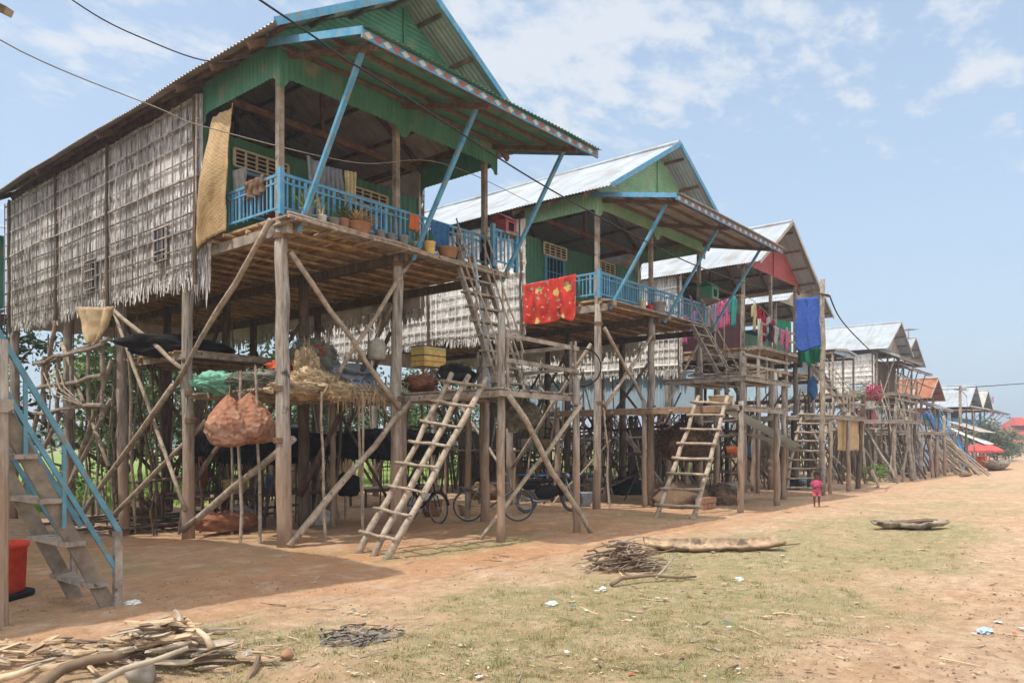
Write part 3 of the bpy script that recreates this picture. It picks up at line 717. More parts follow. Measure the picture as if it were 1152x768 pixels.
mat('grass_blade', srgb(122, 128, 76), srgb(156, 140, 98), scale=.8, island=.35, transl=.25)
mat('meadow_grass', srgb(136, 160, 78), srgb(96, 128, 54), scale=.6, island=.35, transl=.3)
# ------------------------------------------------------------------ ground
def grassmask(x, y):
    n = .6*nz(x*.55, y*.55, 1.7)+.45*nz(x*1.7, y*1.7, 4.2)+.25*nz(x*4.5, y*4.5, 8.8)
    b = .34*sstep(6.6, 5.0, y)*sstep(.2, 3.2, y)*(1-.75*sstep(15, 24, x)) if y > .2 else 0
    b -= .30*(1-sstep(.4, 2.4, y-.05*x))
    b += .20*math.exp(-((x-9.7)/2.6)**2-((y-4.1)/1.2)**2)
    b += .62*math.exp(-((x-9.6)/1.5)**2-((y-8.55)/.38)**2)
    b += .45*math.exp(-((x-2.7)/.6)**2-((y-7.6)/.2)**2)
    m = sstep(-.06, .42, b+n*.5)*.95
    far = sstep(22, 25, y+1.5*nz(x*.2, y*.2, 6))
    return max(m*(1-sstep(6.3, 7.4, y)) if y < 8 else m, 0), far
def axis(lo, a, b, hi, st):
    c = [a+st*i for i in range(int((b-a)/st)+1)]; up, s = [], st; v = c[-1]
    while v < hi: s *= 1.22; v += s; up.append(v)
    dn, s = [], st; v = c[0]
    while v > lo: s *= 1.22; v -= s; dn.append(v)
    return dn[::-1]+c+up
gx, gy = axis(-900, .5, 26, 1800, .1), axis(-1500, -.5, 20, 1500, .1)
gm = MB(); W = len(gx)
def fine(x, y):
    return .022*nz(x*2.2, y*2.2, 5)+.016*nz(x*6, y*6, 2)+.008*nz(x*15, y*15, 1)
gm.v = [(x, y, gz(x, y)+(fine(x, y) if 0 < x < 40 and -2 < y < 26 else 0)) for y in gy for x in gx]
gm.f = [(j*W+i, j*W+i+1, (j+1)*W+i+1, (j+1)*W+i) for j in range(len(gy)-1) for i in range(W-1)]; gm.m = [0]*len(gm.f)
def ground_mat():
    m = bpy.data.materials.new('ground_dirt'); m.use_nodes = True; nt = m.node_tree; N, L = nt.nodes, nt.links; b = N['Principled BSDF']
    tc = N.new('ShaderNodeTexCoord')
    def tex(sc, det=6, ro=.65):
        t = N.new('ShaderNodeTexNoise'); t.inputs['Scale'].default_value = sc; t.inputs['Detail'].default_value = det; t.inputs['Roughness'].default_value = ro
        L.new(tc.outputs['Object'], t.inputs['Vector']); return t.outputs['Fac']
    def rng(o, a, c, d=0, e=1):
        r = N.new('ShaderNodeMapRange'); r.inputs[1].default_value = a; r.inputs[2].default_value = c; r.inputs[3].default_value = d; r.inputs[4].default_value = e; L.new(o, r.inputs[0]); return r.outputs[0]
    def mix(f, a, c, mode='MIX'):
        x = N.new('ShaderNodeMixRGB'); x.blend_type = mode
        for k, q in ((0, f), (1, a), (2, c)):
            if isinstance(q, tuple): x.inputs[k].default_value = (*q, 1)
            elif isinstance(q, (int, float)): x.inputs[k].default_value = q
            else: L.new(q, x.inputs[k])
        return x.outputs[0]
    def mth(op, a, c):
        x = N.new('ShaderNodeMath'); x.operation = op; x.use_clamp = True
        for k, q in ((0, a), (1, c)):
            if isinstance(q, (int, float)): x.inputs[k].default_value = q
            else: L.new(q, x.inputs[k])
        return x.outputs[0]
    at = N.new('ShaderNodeVertexColor'); at.layer_name = 'zone'; sp = N.new('ShaderNodeSeparateColor'); L.new(at.outputs[0], sp.inputs[0])
    base = mix(rng(tex(.8), .35, .65), srgb(192, 156, 122), srgb(202, 174, 146))
    base = mix(rng(tex(3.5, 8), .4, .7, 0, .6), base, srgb(160, 128, 100))
    base = mix(sp.outputs[1], base, mix(rng(tex(1.2), .35, .65), srgb(194, 144, 100), srgb(172, 128, 92)))      # bare orange earth round the posts
    base = mix(rng(tex(7, 10, .8), .40, .66, 0, .7), base, srgb(150, 120, 96))
    base = mix(rng(tex(1.9, 5), .5, .7, 0, .5), base, srgb(208, 184, 158))
    base = mix(rng(tex(4.2, 9, .8), .54, .70, 0, .25), base, srgb(138, 112, 92))
    base = mix(rng(tex(38, 3), .60, .72, 0, .6), base, srgb(216, 194, 168))
    base = mix(rng(tex(55, 2), .64, .74, 0, .6), base, srgb(110, 88, 68))
    dry = mix(rng(tex(2.6, 8), .35, .65), srgb(148, 140, 102), srgb(110, 124, 78))
    dry = mix(rng(tex(42, 4), .52, .7, 0, .6), dry, srgb(182, 162, 130))
    g = mth('MULTIPLY', sp.outputs[0], rng(tex(8, 8, .75), .34, .56))
    base = mix(mth('MULTIPLY', g, .9), base, dry)
    mead = mix(rng(tex(.5, 8), .35, .65), srgb(134, 150, 80), srgb(112, 132, 62))
    base = mix(sp.outputs[2], base, mead)
    L.new(base, b.inputs['Base Color']); b.inputs['Roughness'].default_value = .95; b.inputs['Specular IOR Level'].default_value = .15
    bp = N.new('ShaderNodeBump'); bp.inputs['Strength'].default_value = .9; bp.inputs['Distance'].default_value = .05; L.new(tex(17, 10, .75), bp.inputs['Height']); L.new(bp.outputs[0], b.inputs['Normal'])
    MATS['ground_dirt'] = m
ground_mat()
ground = gm.build('ground', 'ground_dirt'); tag(ground, 'bare orange dirt and patchy dry grass of the street', None, None, 'structure')
off = ROOTPOS[ground.name]; ground.location = (0, 0, 0)
me = ground.data; me.vertices.foreach_set('co', [c for p in gm.v for c in p]); me.update()
ca = me.color_attributes.new('zone', 'FLOAT_COLOR', 'POINT'); buf = []
for x, y, z in gm.v:
    if -2 < x < 60 and -8 < y < 60: g, f = grassmask(x, y)
    else: g, f = .12, sstep(22, 25, y)*(1-sstep(40, 90, x)*.5)
    o = sstep(6.0, 7.4, y)*sstep(17.5, 14.5, y)*(1-sstep(14, 24, x)*.6)*(.75+.5*nz(x*.4, y*.4, 2.2)) if abs(x) < 80 else 0
    buf += [g, max(0, min(1, o)), f, 1]
ca.data.foreach_set('color', buf)
# grass tufts: nobody could count the blades
gb = MB(); mb2 = MB()
def blade(mb, x, y, h, w):
    a = R.uniform(0, 6.28); z = gz(x, y)+fine(x, y)-.008; dx, dy = math.cos(a)*w, math.sin(a)*w; l = R.uniform(-.7, .7)*h; l2 = R.uniform(-.7, .7)*h
    mb.add([(x-dx, y-dy, z), (x+dx, y+dy, z), (x+l, y+l2, z+h)], [(0, 1, 2)])
k = 0
while k < 42000:
    px, py = R.uniform(120, 1160), 560+208*R.random()**.8
    p = pZ(px, py, 0.0); x, y = p.x, p.y
    if y < 9.6:
        g, _ = grassmask(x, y)
        if R.random() < g*1.0-.12:
            for q in range(4): blade(gb, x+R.gauss(0, .03), y+R.gauss(0, .03), R.uniform(.008, .032), R.uniform(.002, .004))
    k += 1
k = 0
while k < 900:
    px, py = R.uniform(250, 1160), 575+190*R.random(); p = pZ(px, py, 0.0); k += 1
    if p.y > 9.6 or R.random() > grassmask(p.x, p.y)[0]*1.1-.25: continue
    s_ = R.uniform(.02, .07)
    for q in range(26): blade(gb, p.x+R.gauss(0, s_), p.y+R.gauss(0, s_), R.uniform(.02, .06), R.uniform(.0025, .005))
tag(gb.build('grass', 'grass_blade'), 'short dry grass scattered over the dirt street', None, None, 'stuff')
for i in range(9000):
    x = R.uniform(-6, 22); y = R.uniform(23.2, 40)
    blade(mb2, x, y, R.uniform(.15, .5), R.uniform(.012, .025))
tag(mb2.build('meadow_grass', 'meadow_grass'), 'green meadow grass beyond the first house', None, None, 'stuff')
cb = MB()
for i in range(5200):
    px, py = R.uniform(-20, 1160), 532+236*R.random(); p = pZ(px, py, 0.0); x, y = p.x, p.y
    if y > 9 or nz(x*.6, y*.6, 22) < R.uniform(-.5, .3): continue
    s = R.uniform(.004, .014)*max(1, math.hypot(x, y)/9); a = R.uniform(0, 6.28); z = gz(x, y)+fine(x, y)+.004; dx, dy = math.cos(a)*s*R.uniform(1, 3), math.sin(a)*s*R.uniform(1, 3); w = s*.5
    cb.add([(x-dx, y-dy, z), (x+dy*.3, y-dx*.3, z+.006), (x+dx, y+dy, z+R.uniform(0, .01)), (x-dy*.3, y+dx*.3, z+.004)], [(0, 1, 2, 3)])
tag(cb.build('debris', 'straw_litter'), 'straw and wood chips strewn over the ground', None, None, 'stuff')
cb = MB()
for i in range(3800):
    px, py = R.uniform(-20, 1160), 575+193*R.random(); p = pZ(px, py, 0.0); x, y = p.x, p.y
    if y > 10 or nz(x*.9, y*.9, 12) < -.12: continue
    s = R.uniform(.005, .018); a = R.uniform(0, 6.28); z = gz(x, y)+fine(x, y)+.002; q = R.uniform(.3, 1)
    cb.add([(x-s*math.cos(a), y-s*math.sin(a), z), (x+s*q*math.sin(a), y-s*q*math.cos(a), z), (x+s*math.cos(a), y+s*math.sin(a), z), (x-s*q*math.sin(a), y+s*q*math.cos(a), z), (x, y, z+s*.8)], [(0, 1, 4), (1, 2, 4), (2, 3, 4), (3, 0, 4)])
tag(cb.build('earth_crumbs', 'earth_clod'), 'clods and brown crumbs of earth over the street', None, None, 'stuff')
# ------------------------------------------------------------------ houses
H1 = house('stilt_house', 'tall stilt house with grey thatched side, green gable and blue balcony, largest of the row', 7.2, 12.4, px=[7.2, 9.69, 12.15], py=[10.84, 13.7, 16.8, 19.57, 22.6], post_r=.105, apron_z=(8.12, 7.5), wall_top=7.93)
H2 = house('stilt_house', 'stilt house with white tin roof, faded green gable and pale thatched side', 16.44, 22.3, za=9.97, slope=.58, roof='tin_white', thatch='thatch_pale', lath='lath_pale',
           valm='green_sheet_faded', gablem='green_sheet_faded', apronm='tin_old', px=[16.44, 19.14, 22.1], post_r=.1, apron_z=(8.0, 7.48), fdetail=.8)
H3 = house('stilt_house', 'stilt house with dark red gable, open porch and rows of laundry', 25.45, 30.5, nb=2, za=9.7, slope=.65, over=.5, roof='tin_white', thatch='thatch_pale', lath='lath_pale',
           gablem='red_sheet', boardm='red_board', vergem='tin_old', apron=False, valance=False, rail=False, zf=5.0, wall_bot=4.4, px=[25.45, 27.9, 30.4], fdetail=.6, wdens=.7)
def far_house(label, x0, x1, yf, za, zf, ye=None, **k):
    d = dict(wall_top=za-2.15, wall_bot=zf-.55, apron_z=(za-1.8, za-2.4), fdetail=.4, wdens=.5, right_wall=False, post_r=.09, yb=yf+2.2, ye=ye or yf+9, thatch='thatch_pale', lath='lath_pale', valance=False, py=[yf, yf+2.8, yf+5.8, yf+8.6])
    d.update(k)
    return house('stilt_house', label, x0, x1, yf=yf, za=za, zf=zf, **d)
far_house('green sheet-walled stilt house with white roof behind the red gabled one', 34.0, 39.0, 13.0, 9.8, 5.0, roof='tin_white', sidewall='green_sheet', boardm='green_board', apron=False, rail=False, vergem='tin_old', gablem='tin_old')
far_house('shed clad in pale blue corrugated sheets between two stilt houses', 45.2, 49.2, 14.0, 7.2, 4.6, slope=.08, over=.1, vover=.15, wall_top=6.9, wall_bot=3.2, roof='tin_white', sidewall='tin_blue', apron=False, rail=False, vergem='tin_old', gablem='tin_blue', boardm='tin_blue')
H4 = far_house('stilt house with pale woven side wall and white roof above the bougainvillea', 51.1, 56.3, 13.2, 9.43, 4.9, yb=13.4, apron_out=1.3, roof='tin_white', valance=True, valm='green_sheet', apronm='tin_old', vergem='tin_old', gablem='tin_old', rail=False, strut_m='pole_wood', boardm='dark_wood')  # dark front boards stand in for the shade of an open porch
far_house('stilt house whose small white gable peeks out behind the woven-walled one', 57.9, 62.8, 13.8, 9.2, 4.9, apron_out=1.2, roof='tin_white', apronm='tin_old', vergem='tin_old', gablem='tin_old', rail=False, strut_m='pole_wood')
far_house('small house with rusty orange roof and blue front near the street end', 65.6, 69.8, 13.8, 6.8, 3.4, ye=17, apron_out=1.3, roof='tin_rust', sidewall='tin_blue', apronm='tin_old', boardm='red_board', gablem='tin_rust', vergem='tin_old')
far_house('house with white roof, red boards and blue balcony near the umbrellas', 80, 86, 13.6, 7.2, 3.4, roof='tin_white', sidewall='red_sheet', boardm='red_board', apronm='tin_old', gablem='tin_white', vergem='tin_old')
far_house('farthest stilt house along the street, with old tin roof', 93, 99, 14.5, 7.4, 3.6, roof='tin_old', sidewall='tin_blue', boardm='red_board', gablem='tin_white', vergem='tin_old')
H0 = house('stilt_house', 'stilt house at the plank stair with blue handrails, only its post shows', -2.6, 2.75, za=9.9, roof='tin_old', over=.5, px=[-2.6, 0.0, 2.0], py=[11.5, 14.4, 17.0, 20.0, 22.5], fdetail=.5, wdens=.4, right_wall=False, yb=13.4, apron_out=2.2, rail=False)
# sheet-metal hut behind the first house
hut = empty('hut', (5, 25.5, -.2), 'green sheet-walled hut behind the far end of the grey thatched wall', 'hut')
hb = MB(); hb.corrwall((3.2, 24), (7.3, 24), lambda u: 7.3, lambda u: 5.35, .14, .012); hb.corrwall((7.3, 24), (7.3, 28), lambda u: 7.3, lambda u: 5.35, .14, .012); hb.corrwall((3.2, 28), (3.2, 24), lambda u: 7.3, lambda u: 5.35, .14, .012); hb.build('wall', 'green_sheet', hut, smooth=True)
MB().corr((2.6, 23.3, 7.35), (5.2, 0, 0), (0, 5.2, 1.4), .12, .013, 3).build('roof', 'tin_white', hut, smooth=True)
mb = MB()
for i in range(26): mb.stick((3.1+i*.165, 23.8, 5.25), (3.1+i*.165, 28.1, 5.25), .05, .045, 5, .02)
mb.build('floor', 'bamboo_floor', hut); MB().beam((3, 24, 5.1), (7.5, 24, 5.1), .12, .16).beam((3, 27.8, 5.1), (7.5, 27.8, 5.1), .12, .16).build('floor_beam', 'dark_wood', hut)
for x in (3.3, 5.3, 7.2):
    for y in (24, 27.8): post(hut, x, y, 5.1, .09, 'dark_wood')
# openings in the grey thatched side wall
for (x, y, w, h_, lab) in ((101, 309, .55, .62, None), (180, 275, .5, .62, None)):
    p = pX(x, y, 7.0); window(H1, (7.0, p.y, p.z), w, h_, (0, -1, 0), (-1, 0, 0), 3, 'lath', 'glass_and_hole_dark', .35)  # holes in the thatch: dark panes stand in for the shade inside
# first house: front wall of the balcony (dark red shutters, grilles)
window(H1, (8.35, 13.14, 6.35), 1.0, .8, (1, 0, 0), (0, -1, 0), 0, 'blue_paint', 'red_board'); vent_grille(H1, (8.3, 13.12, 6.98), 1.15, .32, (1, 0, 0), (0, -1, 0))
window(H1, (10.85, 13.14, 6.3), 1.0, .9, (1, 0, 0), (0, -1, 0), 5); vent_grille(H1, (10.85, 13.12, 6.98), 1.15, .32, (1, 0, 0), (0, -1, 0))
for wx, sh in ((17.7, 0), (20.3, 0)):
    window(H2, (wx, 13.14, 6.35), .85, 1.2, (1, 0, 0), (0, -1, 0), 5); vent_grille(H2, (wx, 13.12, 7.14), 1.05, .32, (1, 0, 0), (0, -1, 0))
window(H3, (26.6, 13.1, 6.1), .7, .9, (1, 0, 0), (0, -1, 0), 4, 'cream_paint'); window(H3, (28.4, 13.1, 5.9), .8, 1.6, (1, 0, 0), (0, -1, 0), 0, 'cream_paint', 'red_board')
p = pX(965, 430, 51.0); window(H4, (50.9, 14.2, 5.2), 1.2, .6, (0, -1, 0), (-1, 0, 0), 4, 'white_paint', 'tin_blue')
# braces seen in front of the first house
for a, b, r in (((7.05, 10.9, 5.25), (7.02, 14.1, 2.64), .05), ((7.0, 14.0, 2.75), (6.95, 18.3, -.1), .055), ((7.3, 10.72, 4.75), (9.65, 10.72, 2.3), .05), ((7.25, 10.70, .02), (9.9, 10.70, 2.45), .06),
                ((9.95, 10.75, 5.1), (8.4, 10.9, 2.9), .045), ((7.08, 16.8, 4.5), (7.08, 13.7, 3.0), .05), ((6.98, 13.6, .1), (7.38, 10.75, 1.75), .065), ((6.95, 16.6, .1), (7.4, 13.55, 2.1), .05), ((7.1, 19.5, .3), (7.1, 16.9, 2.6), .05), ((7.1, 19.5, 2.4), (7.1, 22.4, .2), .05), ((7.1, 19.5, 4.0), (7.1, 17, 1.2), .05)): brace(H1, a, b, r)
for a, b, r in (((16.5, 10.7, 4.6), (18.6, 10.7, 2.7), .05), ((16.6, 10.75, 2.6), (19.0, 10.75, 4.7), .05), ((19.2, 10.7, 2.2), (21.8, 10.7, 4.8), .05), ((16.35, 11, 4.2), (16.35, 13.6, 1.0), .05), ((16.35, 16.6, 4.0), (16.35, 13.8, .8), .05)): brace(H2, a, b, r)
# hanging thatch shreds under the front corner
mb = MB()
for i in range(60):
    y = R.uniform(12.9, 13.4); z = R.uniform(4.7, 5.3); mb.add([(7.1+R.uniform(-.05, .1), y, z), (7.1, y+.03, z), (7.1+R.uniform(-.05, .05), y+R.uniform(-.05, .08), z-R.uniform(.2, .9))], [(0, 1, 2)])
mb.build('thatch_shreds', 'thatch', H1)
# ------------------------------------------------------------------ platforms, ladders, stairs
platform('plank platform with a rail at the foot of the first balcony stair', 9.85, 12.15, 8.5, 13.4, 2.62, [(10.07, 8.62, 3.9), (11.95, 8.38, 2.9), (9.95, 11.0), (12.0, 11.2), (12.0, 13.2), (10.0, 13.2)],
         [((10.15, 8.55, 2.62), (12.1, 8.5, 2.62)), ((12.1, 8.6, 2.62), (12.1, 11.0, 2.62))])
PF1 = bpy.data.objects['platform']
for a, b, r in (((10.05, 8.45, 2.5), (12.2, 8.15, -.1), .055), ((12.0, 8.3, 2.4), (9.95, 9.1, -.1), .045)): brace(PF1, a, b, r, crook=.06)
shelf1 = platform('low shelf of crooked sticks under the first house, heaped with nets', 7.3, 9.8, 10.95, 13.8, 2.6, [], slat='pole_wood', along='x', sticks=True, edge=False)
for x, y, tx in ((7.12, 11.9, 2.9), (7.12, 11.45, 2.95), (8.0, 10.85, 2.55), (8.9, 10.9, 2.6), (9.0, 11.1, 2.55), (8.1, 13.9, 2.6), (9.7, 13.8, 2.6)): MB().stick((x+R.uniform(-.1, .1), y, gz(x, y)-.1), (x, y, tx), .028, .022, 7, .03, 5).build('prop_stick', 'pole_wood', shelf1)
for y in (11.0, 12.0, 13.0, 13.7): MB().stick((7.15, y, 2.52), (9.9, y, 2.5), .04, .035, 7, .02, 4).build('bearer', 'pole_wood', shelf1)
platform('high shelf inside the first house stilts with a black bundle on it', 7.35, 9.6, 14.0, 17.2, 3.45, [], slat='bamboo_floor', along='x', sticks=True, group=None)
platform('wide plank deck below the second house, its ladder at the front', 17.8, 20.7, 7.75, 13.4, 2.62, [(17.9, 7.7, 2.7), (20.55, 7.85), (17.95, 10.4), (20.6, 10.5), (17.9, 13.2), (20.6, 13.2)], along='y', bm='fresh_board')
platform('upper stick shelf beside the second house with firewood', 20.2, 23.6, 8.6, 11, 3.55, [(23.4, 8.7), (23.4, 10.9), (20.3, 8.7, 4.2)], [((20.3, 8.65, 3.55), (23.5, 8.65, 3.55))], sticks=True, zrail=.6)
platform('pole deck below the red gabled house', 26.6, 30.6, 8.3, 13.4, 2.66, [(26.7, 8.35), (30.5, 8.35, 3.6), (26.7, 11), (30.5, 11), (28.6, 8.35)], [((28.8, 8.35, 2.66), (30.6, 8.35, 2.66))], sticks=True)
platform('porch deck jutting from the red gabled house under the laundry', 25.3, 30.6, 10.15, 10.75, 5.0, [(25.45, 10.3, 5.9), (27.9, 10.3, 5.9), (30.4, 10.3, 5.9)], [((25.4, 10.2, 5.0), (30.5, 10.2, 5.0))], zrail=.75)
platform('sagging stick deck below the bougainvillea', 36.5, 40.5, 8.6, 13.4, 2.75, [(36.6, 8.7, 3.4), (38.5, 8.7), (40.3, 8.7, 3.6), (36.6, 11), (40.4, 11.2), (38.6, 12.8)], [((36.6, 8.7, 2.75), (40.4, 8.7, 2.75))], sticks=True)
platform('high stick deck in front of the pale woven wall', 44, 49, 10.4, 13.6, 4.4, [(44.2, 10.5, 5), (46.4, 10.5), (48.8, 10.5, 5.2), (44.2, 13.2), (48.8, 13.2)], [((44.2, 10.5, 4.4), (48.8, 10.5, 4.4))], sticks=True)
platform('dark plank deck standing where the stilt row opens to the street', 41.4, 46.6, 8.6, 11, 2.3, [(41.5, 8.7), (43, 8.7), (44.8, 8.7), (46.5, 8.7, 3.2), (41.5, 10.8), (44, 10.8), (46.5, 10.8)], [], sticks=True)
platform('small deck of the rusty roofed house with a blue awning', 51, 56, 9.8, 13, 2.5, [(51.2, 9.9), (53.5, 9.9), (55.8, 9.9), (51.2, 12.5), (55.8, 12.5)], [], sticks=True)
ladder('leaning pole ladder with three rails in front of the first house', (7.53, 9.33, 0), (7.28, 8.44, 0), (9.76, 9.5, 2.9), (9.8, 8.72, 2.78), 8, True)
ladder('two-railed pole ladder up to the plank deck of the second house', (15.26, 8.56, 0), (15.5, 7.78, 0), (17.72, 8.72, 2.85), (17.75, 7.98, 2.8), 8, False, .058, over=.1, rr=.036)
ladder('pole ladder right behind the child in pink', (24.8, 9.2, 0), (25.3, 8.45, 0), (26.55, 9.25, 2.8), (27.0, 8.5, 2.8), 9, False, .055, over=.1, rr=.036)
stair('steep grey stair with pole handrails up to the first balcony', (10.5, 9.05, 2.6), (11.22, 9.05, 2.6), (11.0, 10.58, 5.3), (11.8, 10.58, 5.3), 9)
stair('steep stair up to the second balcony', (20.3, 9.1, 3.1), (21.0, 9.1, 3.1), (20.9, 10.58, 5.3), (21.65, 10.58, 5.3), 7, hs=(.7,))
stair('weathered stair between two decks of the red gabled house', (29.0, 8.4, 2.66), (29.7, 8.4, 2.66), (29.0, 10.1, 5.0), (29.7, 10.1, 5.0), 8, hs=(.7,))
stair('thin stair below the bougainvillea deck', (42.0, 9.6, .0), (42.6, 9, .0), (43.9, 11.2, 4.3), (44.4, 10.6, 4.3), 12, hs=(.7,))
stair('bright blue stair of the rusty roofed house', (55.4, 9.9, .0), (55.9, 9.2, .0), (60.3, 12.3, 3.6), (60.9, 11.7, 3.6), 12, 'blue_paint', True, 'blue_paint')
# plank stair at the frame edge
ps = empty('plank_stair', (2.9, 8.5, 0), 'grey plank stair with pale blue handrails beside the red barrel', 'stair')
for y in (8.1, 8.94): MB().beam((3.42, y, -.05), (2.42, y, 2.02), .045, .14).build('stringer', 'stair_wood', ps)
for i in range(5):
    k = (i+.62)/4.7; x, z = 3.42-k*1.0, k*2.0
    MB().beam((x-.03, 8.02, z), (x-.03, 9.02, z), .19, .045).build('tread', 'plank_grey', ps)
MB().beam((3.45, 8.05, -.05), (3.45, 8.05, .78), .07, .07).build('newel_post', 'plank_grey', ps); MB().beam((3.4, 9.0, -.05), (3.4, 9.0, .72), .06, .06).build('newel_post', 'plank_grey', ps)
for y in (8.04, 8.99):
    MB().beam((3.47, y, .76), (2.3, y, 2.85), .035, .05).build('handrail', 'teal_paint', ps); MB().beam((3.42, y, .42), (2.3, y, 2.42), .03, .045).build('handrail', 'teal_paint', ps)
    MB().beam((2.95, y, .85), (2.95, y, 1.65), .026, .035).build('baluster', 'teal_paint', ps); MB().beam((2.62, y, 1.55), (2.62, y, 2.3), .026, .035).build('baluster', 'teal_paint', ps)
MB().stick((2.43, 8.03, -.1), (2.43, 8.03, 2.6), .055, .05, 10, .01, 5).build('end_post', 'post_wood', ps)
MB().beam((1.2, 8.0, 2.0), (2.5, 8.0, 2.0), .08, .12).build('top_beam', 'plank_grey', ps); MB().beam((1.2, 9.1, 2.0), (2.5, 9.1, 2.0), .08, .12).build('top_beam', 'plank_grey', ps)
# ------------------------------------------------------------------ nets, sacks and goods under the first house
def hp(name, label, px, py, plane, rad, m, seed, cat, **k):
    c = pY(px, py, plane); return heap(name, label, c, rad, m, seed, cat, **k)
NG = 'fishing gear stored under the first house'
hp('net_bundle', 'crumpled pale green net bundle on the end of the stick shelf', 246, 431, 12.6, (.42, .3, .2), 'net_green', 3, 'net', strands=30, amp=.5, fr=2.2, fine=.16, group=NG)
hp('net_heap', 'grey green fishing net spread flat along the stick shelf', 296, 430, 12.2, (.62, .45, .2), 'net_grey', 5, 'net', strands=70, amp=.5, fr=2.4, fine=.16, group=NG)
hp('net_heap', 'grey green net piled high behind the straw coloured one', 352, 408, 13.2, (.55, .4, .5), 'net_grey', 8, 'net', strands=70, amp=.5, fr=2.4, fine=.15, group=NG)
hp('net_bundle', 'orange net tucked on the grey green net', 318, 414, 12.2, (.3, .2, .13), 'net_orange', 11, 'net', strands=20, amp=.5, fr=2.2, fine=.14, group=NG)
hp('net_bundle', 'orange red net topmost on the tall net pile', 356, 396, 13.0, (.2, .18, .13), 'net_orange', 13, 'net', strands=12, amp=.5, fr=2.2, fine=.14, group=NG)
hp('net_heap', 'straw coloured net hanging over the edge of the shelf', 352, 432, 11.2, (.5, .3, .24), 'net_straw', 15, 'net', strands=90, amp=.6, fr=2.6, fine=.2, group=NG, sr=.004)
hp('net_heap', 'flat tan net sagging over the shelf edge beside the corner post', 330, 437, 11.1, (.42, .3, .13), 'net_straw', 58, 'net', strands=80, amp=.6, fr=2.6, fine=.2, group=NG, sr=.004)
hp('net_heap', 'low grey tan net at the far end of the stick shelf', 412, 443, 11.3, (.4, .3, .13), 'net_grey', 59, 'net', strands=80, amp=.6, fr=2.6, fine=.2, group=NG, sr=.004)
hp('net_heap', 'straw coloured net with loose strands at the shelf front', 378, 440, 11.0, (.35, .22, .17), 'net_straw', 17, 'net', strands=80, amp=.6, fr=2.6, fine=.2, group=NG, sr=.004)
hp('net_heap', 'tall straw coloured net draped over the pile', 345, 415, 11.7, (.22, .2, .38), 'net_straw', 18, 'net', strands=60, amp=.6, fr=2.6, fine=.2, group=NG, sr=.004)
hp('tarp_bundle', 'grey tarpaulin bundle beside the straw coloured nets', 396, 421, 12.0, (.48, .3, .2), 'tarp_bluegrey', 20, 'tarp', amp=.35, fr=2, group=NG)
hp('tarp_bundle', 'blue tarpaulin folded under the grey one', 404, 435, 11.6, (.4, .25, .12), 'tarp_blue', 22, 'tarp', amp=.35, fr=2, group=NG)
hp('net_bundle', 'brown net bundle on the planks left of the pole ladder', 473, 431, 11.0, (.36, .3, .19), 'net_brown', 24, 'net', strands=40, amp=.3, group=NG)
hp('net_bundle', 'black net heap on the platform at the top of the pole ladder', 514, 420, 10.0, (.42, .3, .2), 'black_stuff', 26, 'net', strands=20, amp=.4, group=NG)
hp('bundle', 'long black bundle lying on the high shelf inside the stilts', 200, 392, 15.2, (1.1, .5, .25), 'black_stuff', 28, 'bundle', amp=.3)
o_ = [q for q in bpy.data.objects if q.get('label', '').startswith('straw coloured net hanging over')][0]
mb = MB(); q0 = ROOTPOS[o_.name]
for i in range(235):
    x = R.uniform(8.0, 9.9); y = 10.85+R.uniform(-.06, .12); z = 2.62+R.uniform(-.05, .22); l = R.uniform(.06, .5)*(1 if 8.3 < x < 9.6 else .5); dx = R.uniform(-.12, .12)
    mb.tube([(x, y+.12, z), (x+dx*.3, y-.03, z-l*.3), (x+dx+R.uniform(-.05, .05), y-R.uniform(0, .05), z-l)], R.uniform(.002, .005), 4, False)
mb.build('loose_strands', 'net_straw', o_)
# two mesh sacks hung from the shelf edge
for (x, y, w, h_, lab, sd) in ((257, 482, .36, .46, 'orange mesh sack of shells hanging under the green net', 31), (281, 479, .42, .46, 'fuller orange mesh sack beside its twin, knotted to the shelf', 33)):
    c = pY(x, y, 11.6); t = empty('mesh_sack', c, lab, 'sack', 'mesh sacks hung under the shelf')
    mb = MB(); rows = []; n = 22; top = c.z+.46
    prof0 = [(.02, 1.0), (.06, .9), (.15, .66), (.23, .42), (.285, .15), (.3, -.1), (.29, -.32), (.24, -.46), (.14, -.53), (.02, -.55)]
    prof = []
    for i in range(len(prof0)-1):
        for k in range(4): prof.append(tuple(prof0[i][q]+(prof0[i+1][q]-prof0[i][q])*k/4 for q in (0, 1)))
    n = 40; vs = []
    for r, z in prof:
        for j in range(n):
            a = 6.283*j/n; low = sstep(.5, 0, z); k = 1+.16*nz(math.cos(a)*1.4+sd, math.sin(a)*1.4, z*2)+low*.12*nz(math.cos(a)*4+sd, math.sin(a)*4, z*7)+(1-low)*.10*math.sin(a*7+sd)
            vs.append((c.x+r*k*w/.3*math.cos(a), c.y+r*k*w/.34*math.sin(a), c.z+z*.55))
    mb.add(vs, [(i*n+j, i*n+(j+1) % n, (i+1)*n+(j+1) % n, (i+1)*n+j) for i in range(len(prof)-1) for j in range(n)])
    mb.build('bag', 'shell_sack', t, smooth=True)
    for k in range(0):
        a = R.uniform(0, 6.283); z = R.uniform(-.9, .25); r = .31*math.sqrt(max(.1, 1-abs(z)**2*.8))*w/.3
        pass
    MB().tube([(c.x, c.y, c.z+.53), (c.x+.02, c.y, c.z+.6), (c.x+.03, c.y, 2.62)], .006, 5).build('cord', 'rope', t)
hp('sack', 'orange brown sack lying on the ground between the stilts', 256, 588, 14.2, (.62, .4, .24), 'net_brown', 35, 'sack', amp=.25, flat=.12, group='sacks on the ground under the first house')
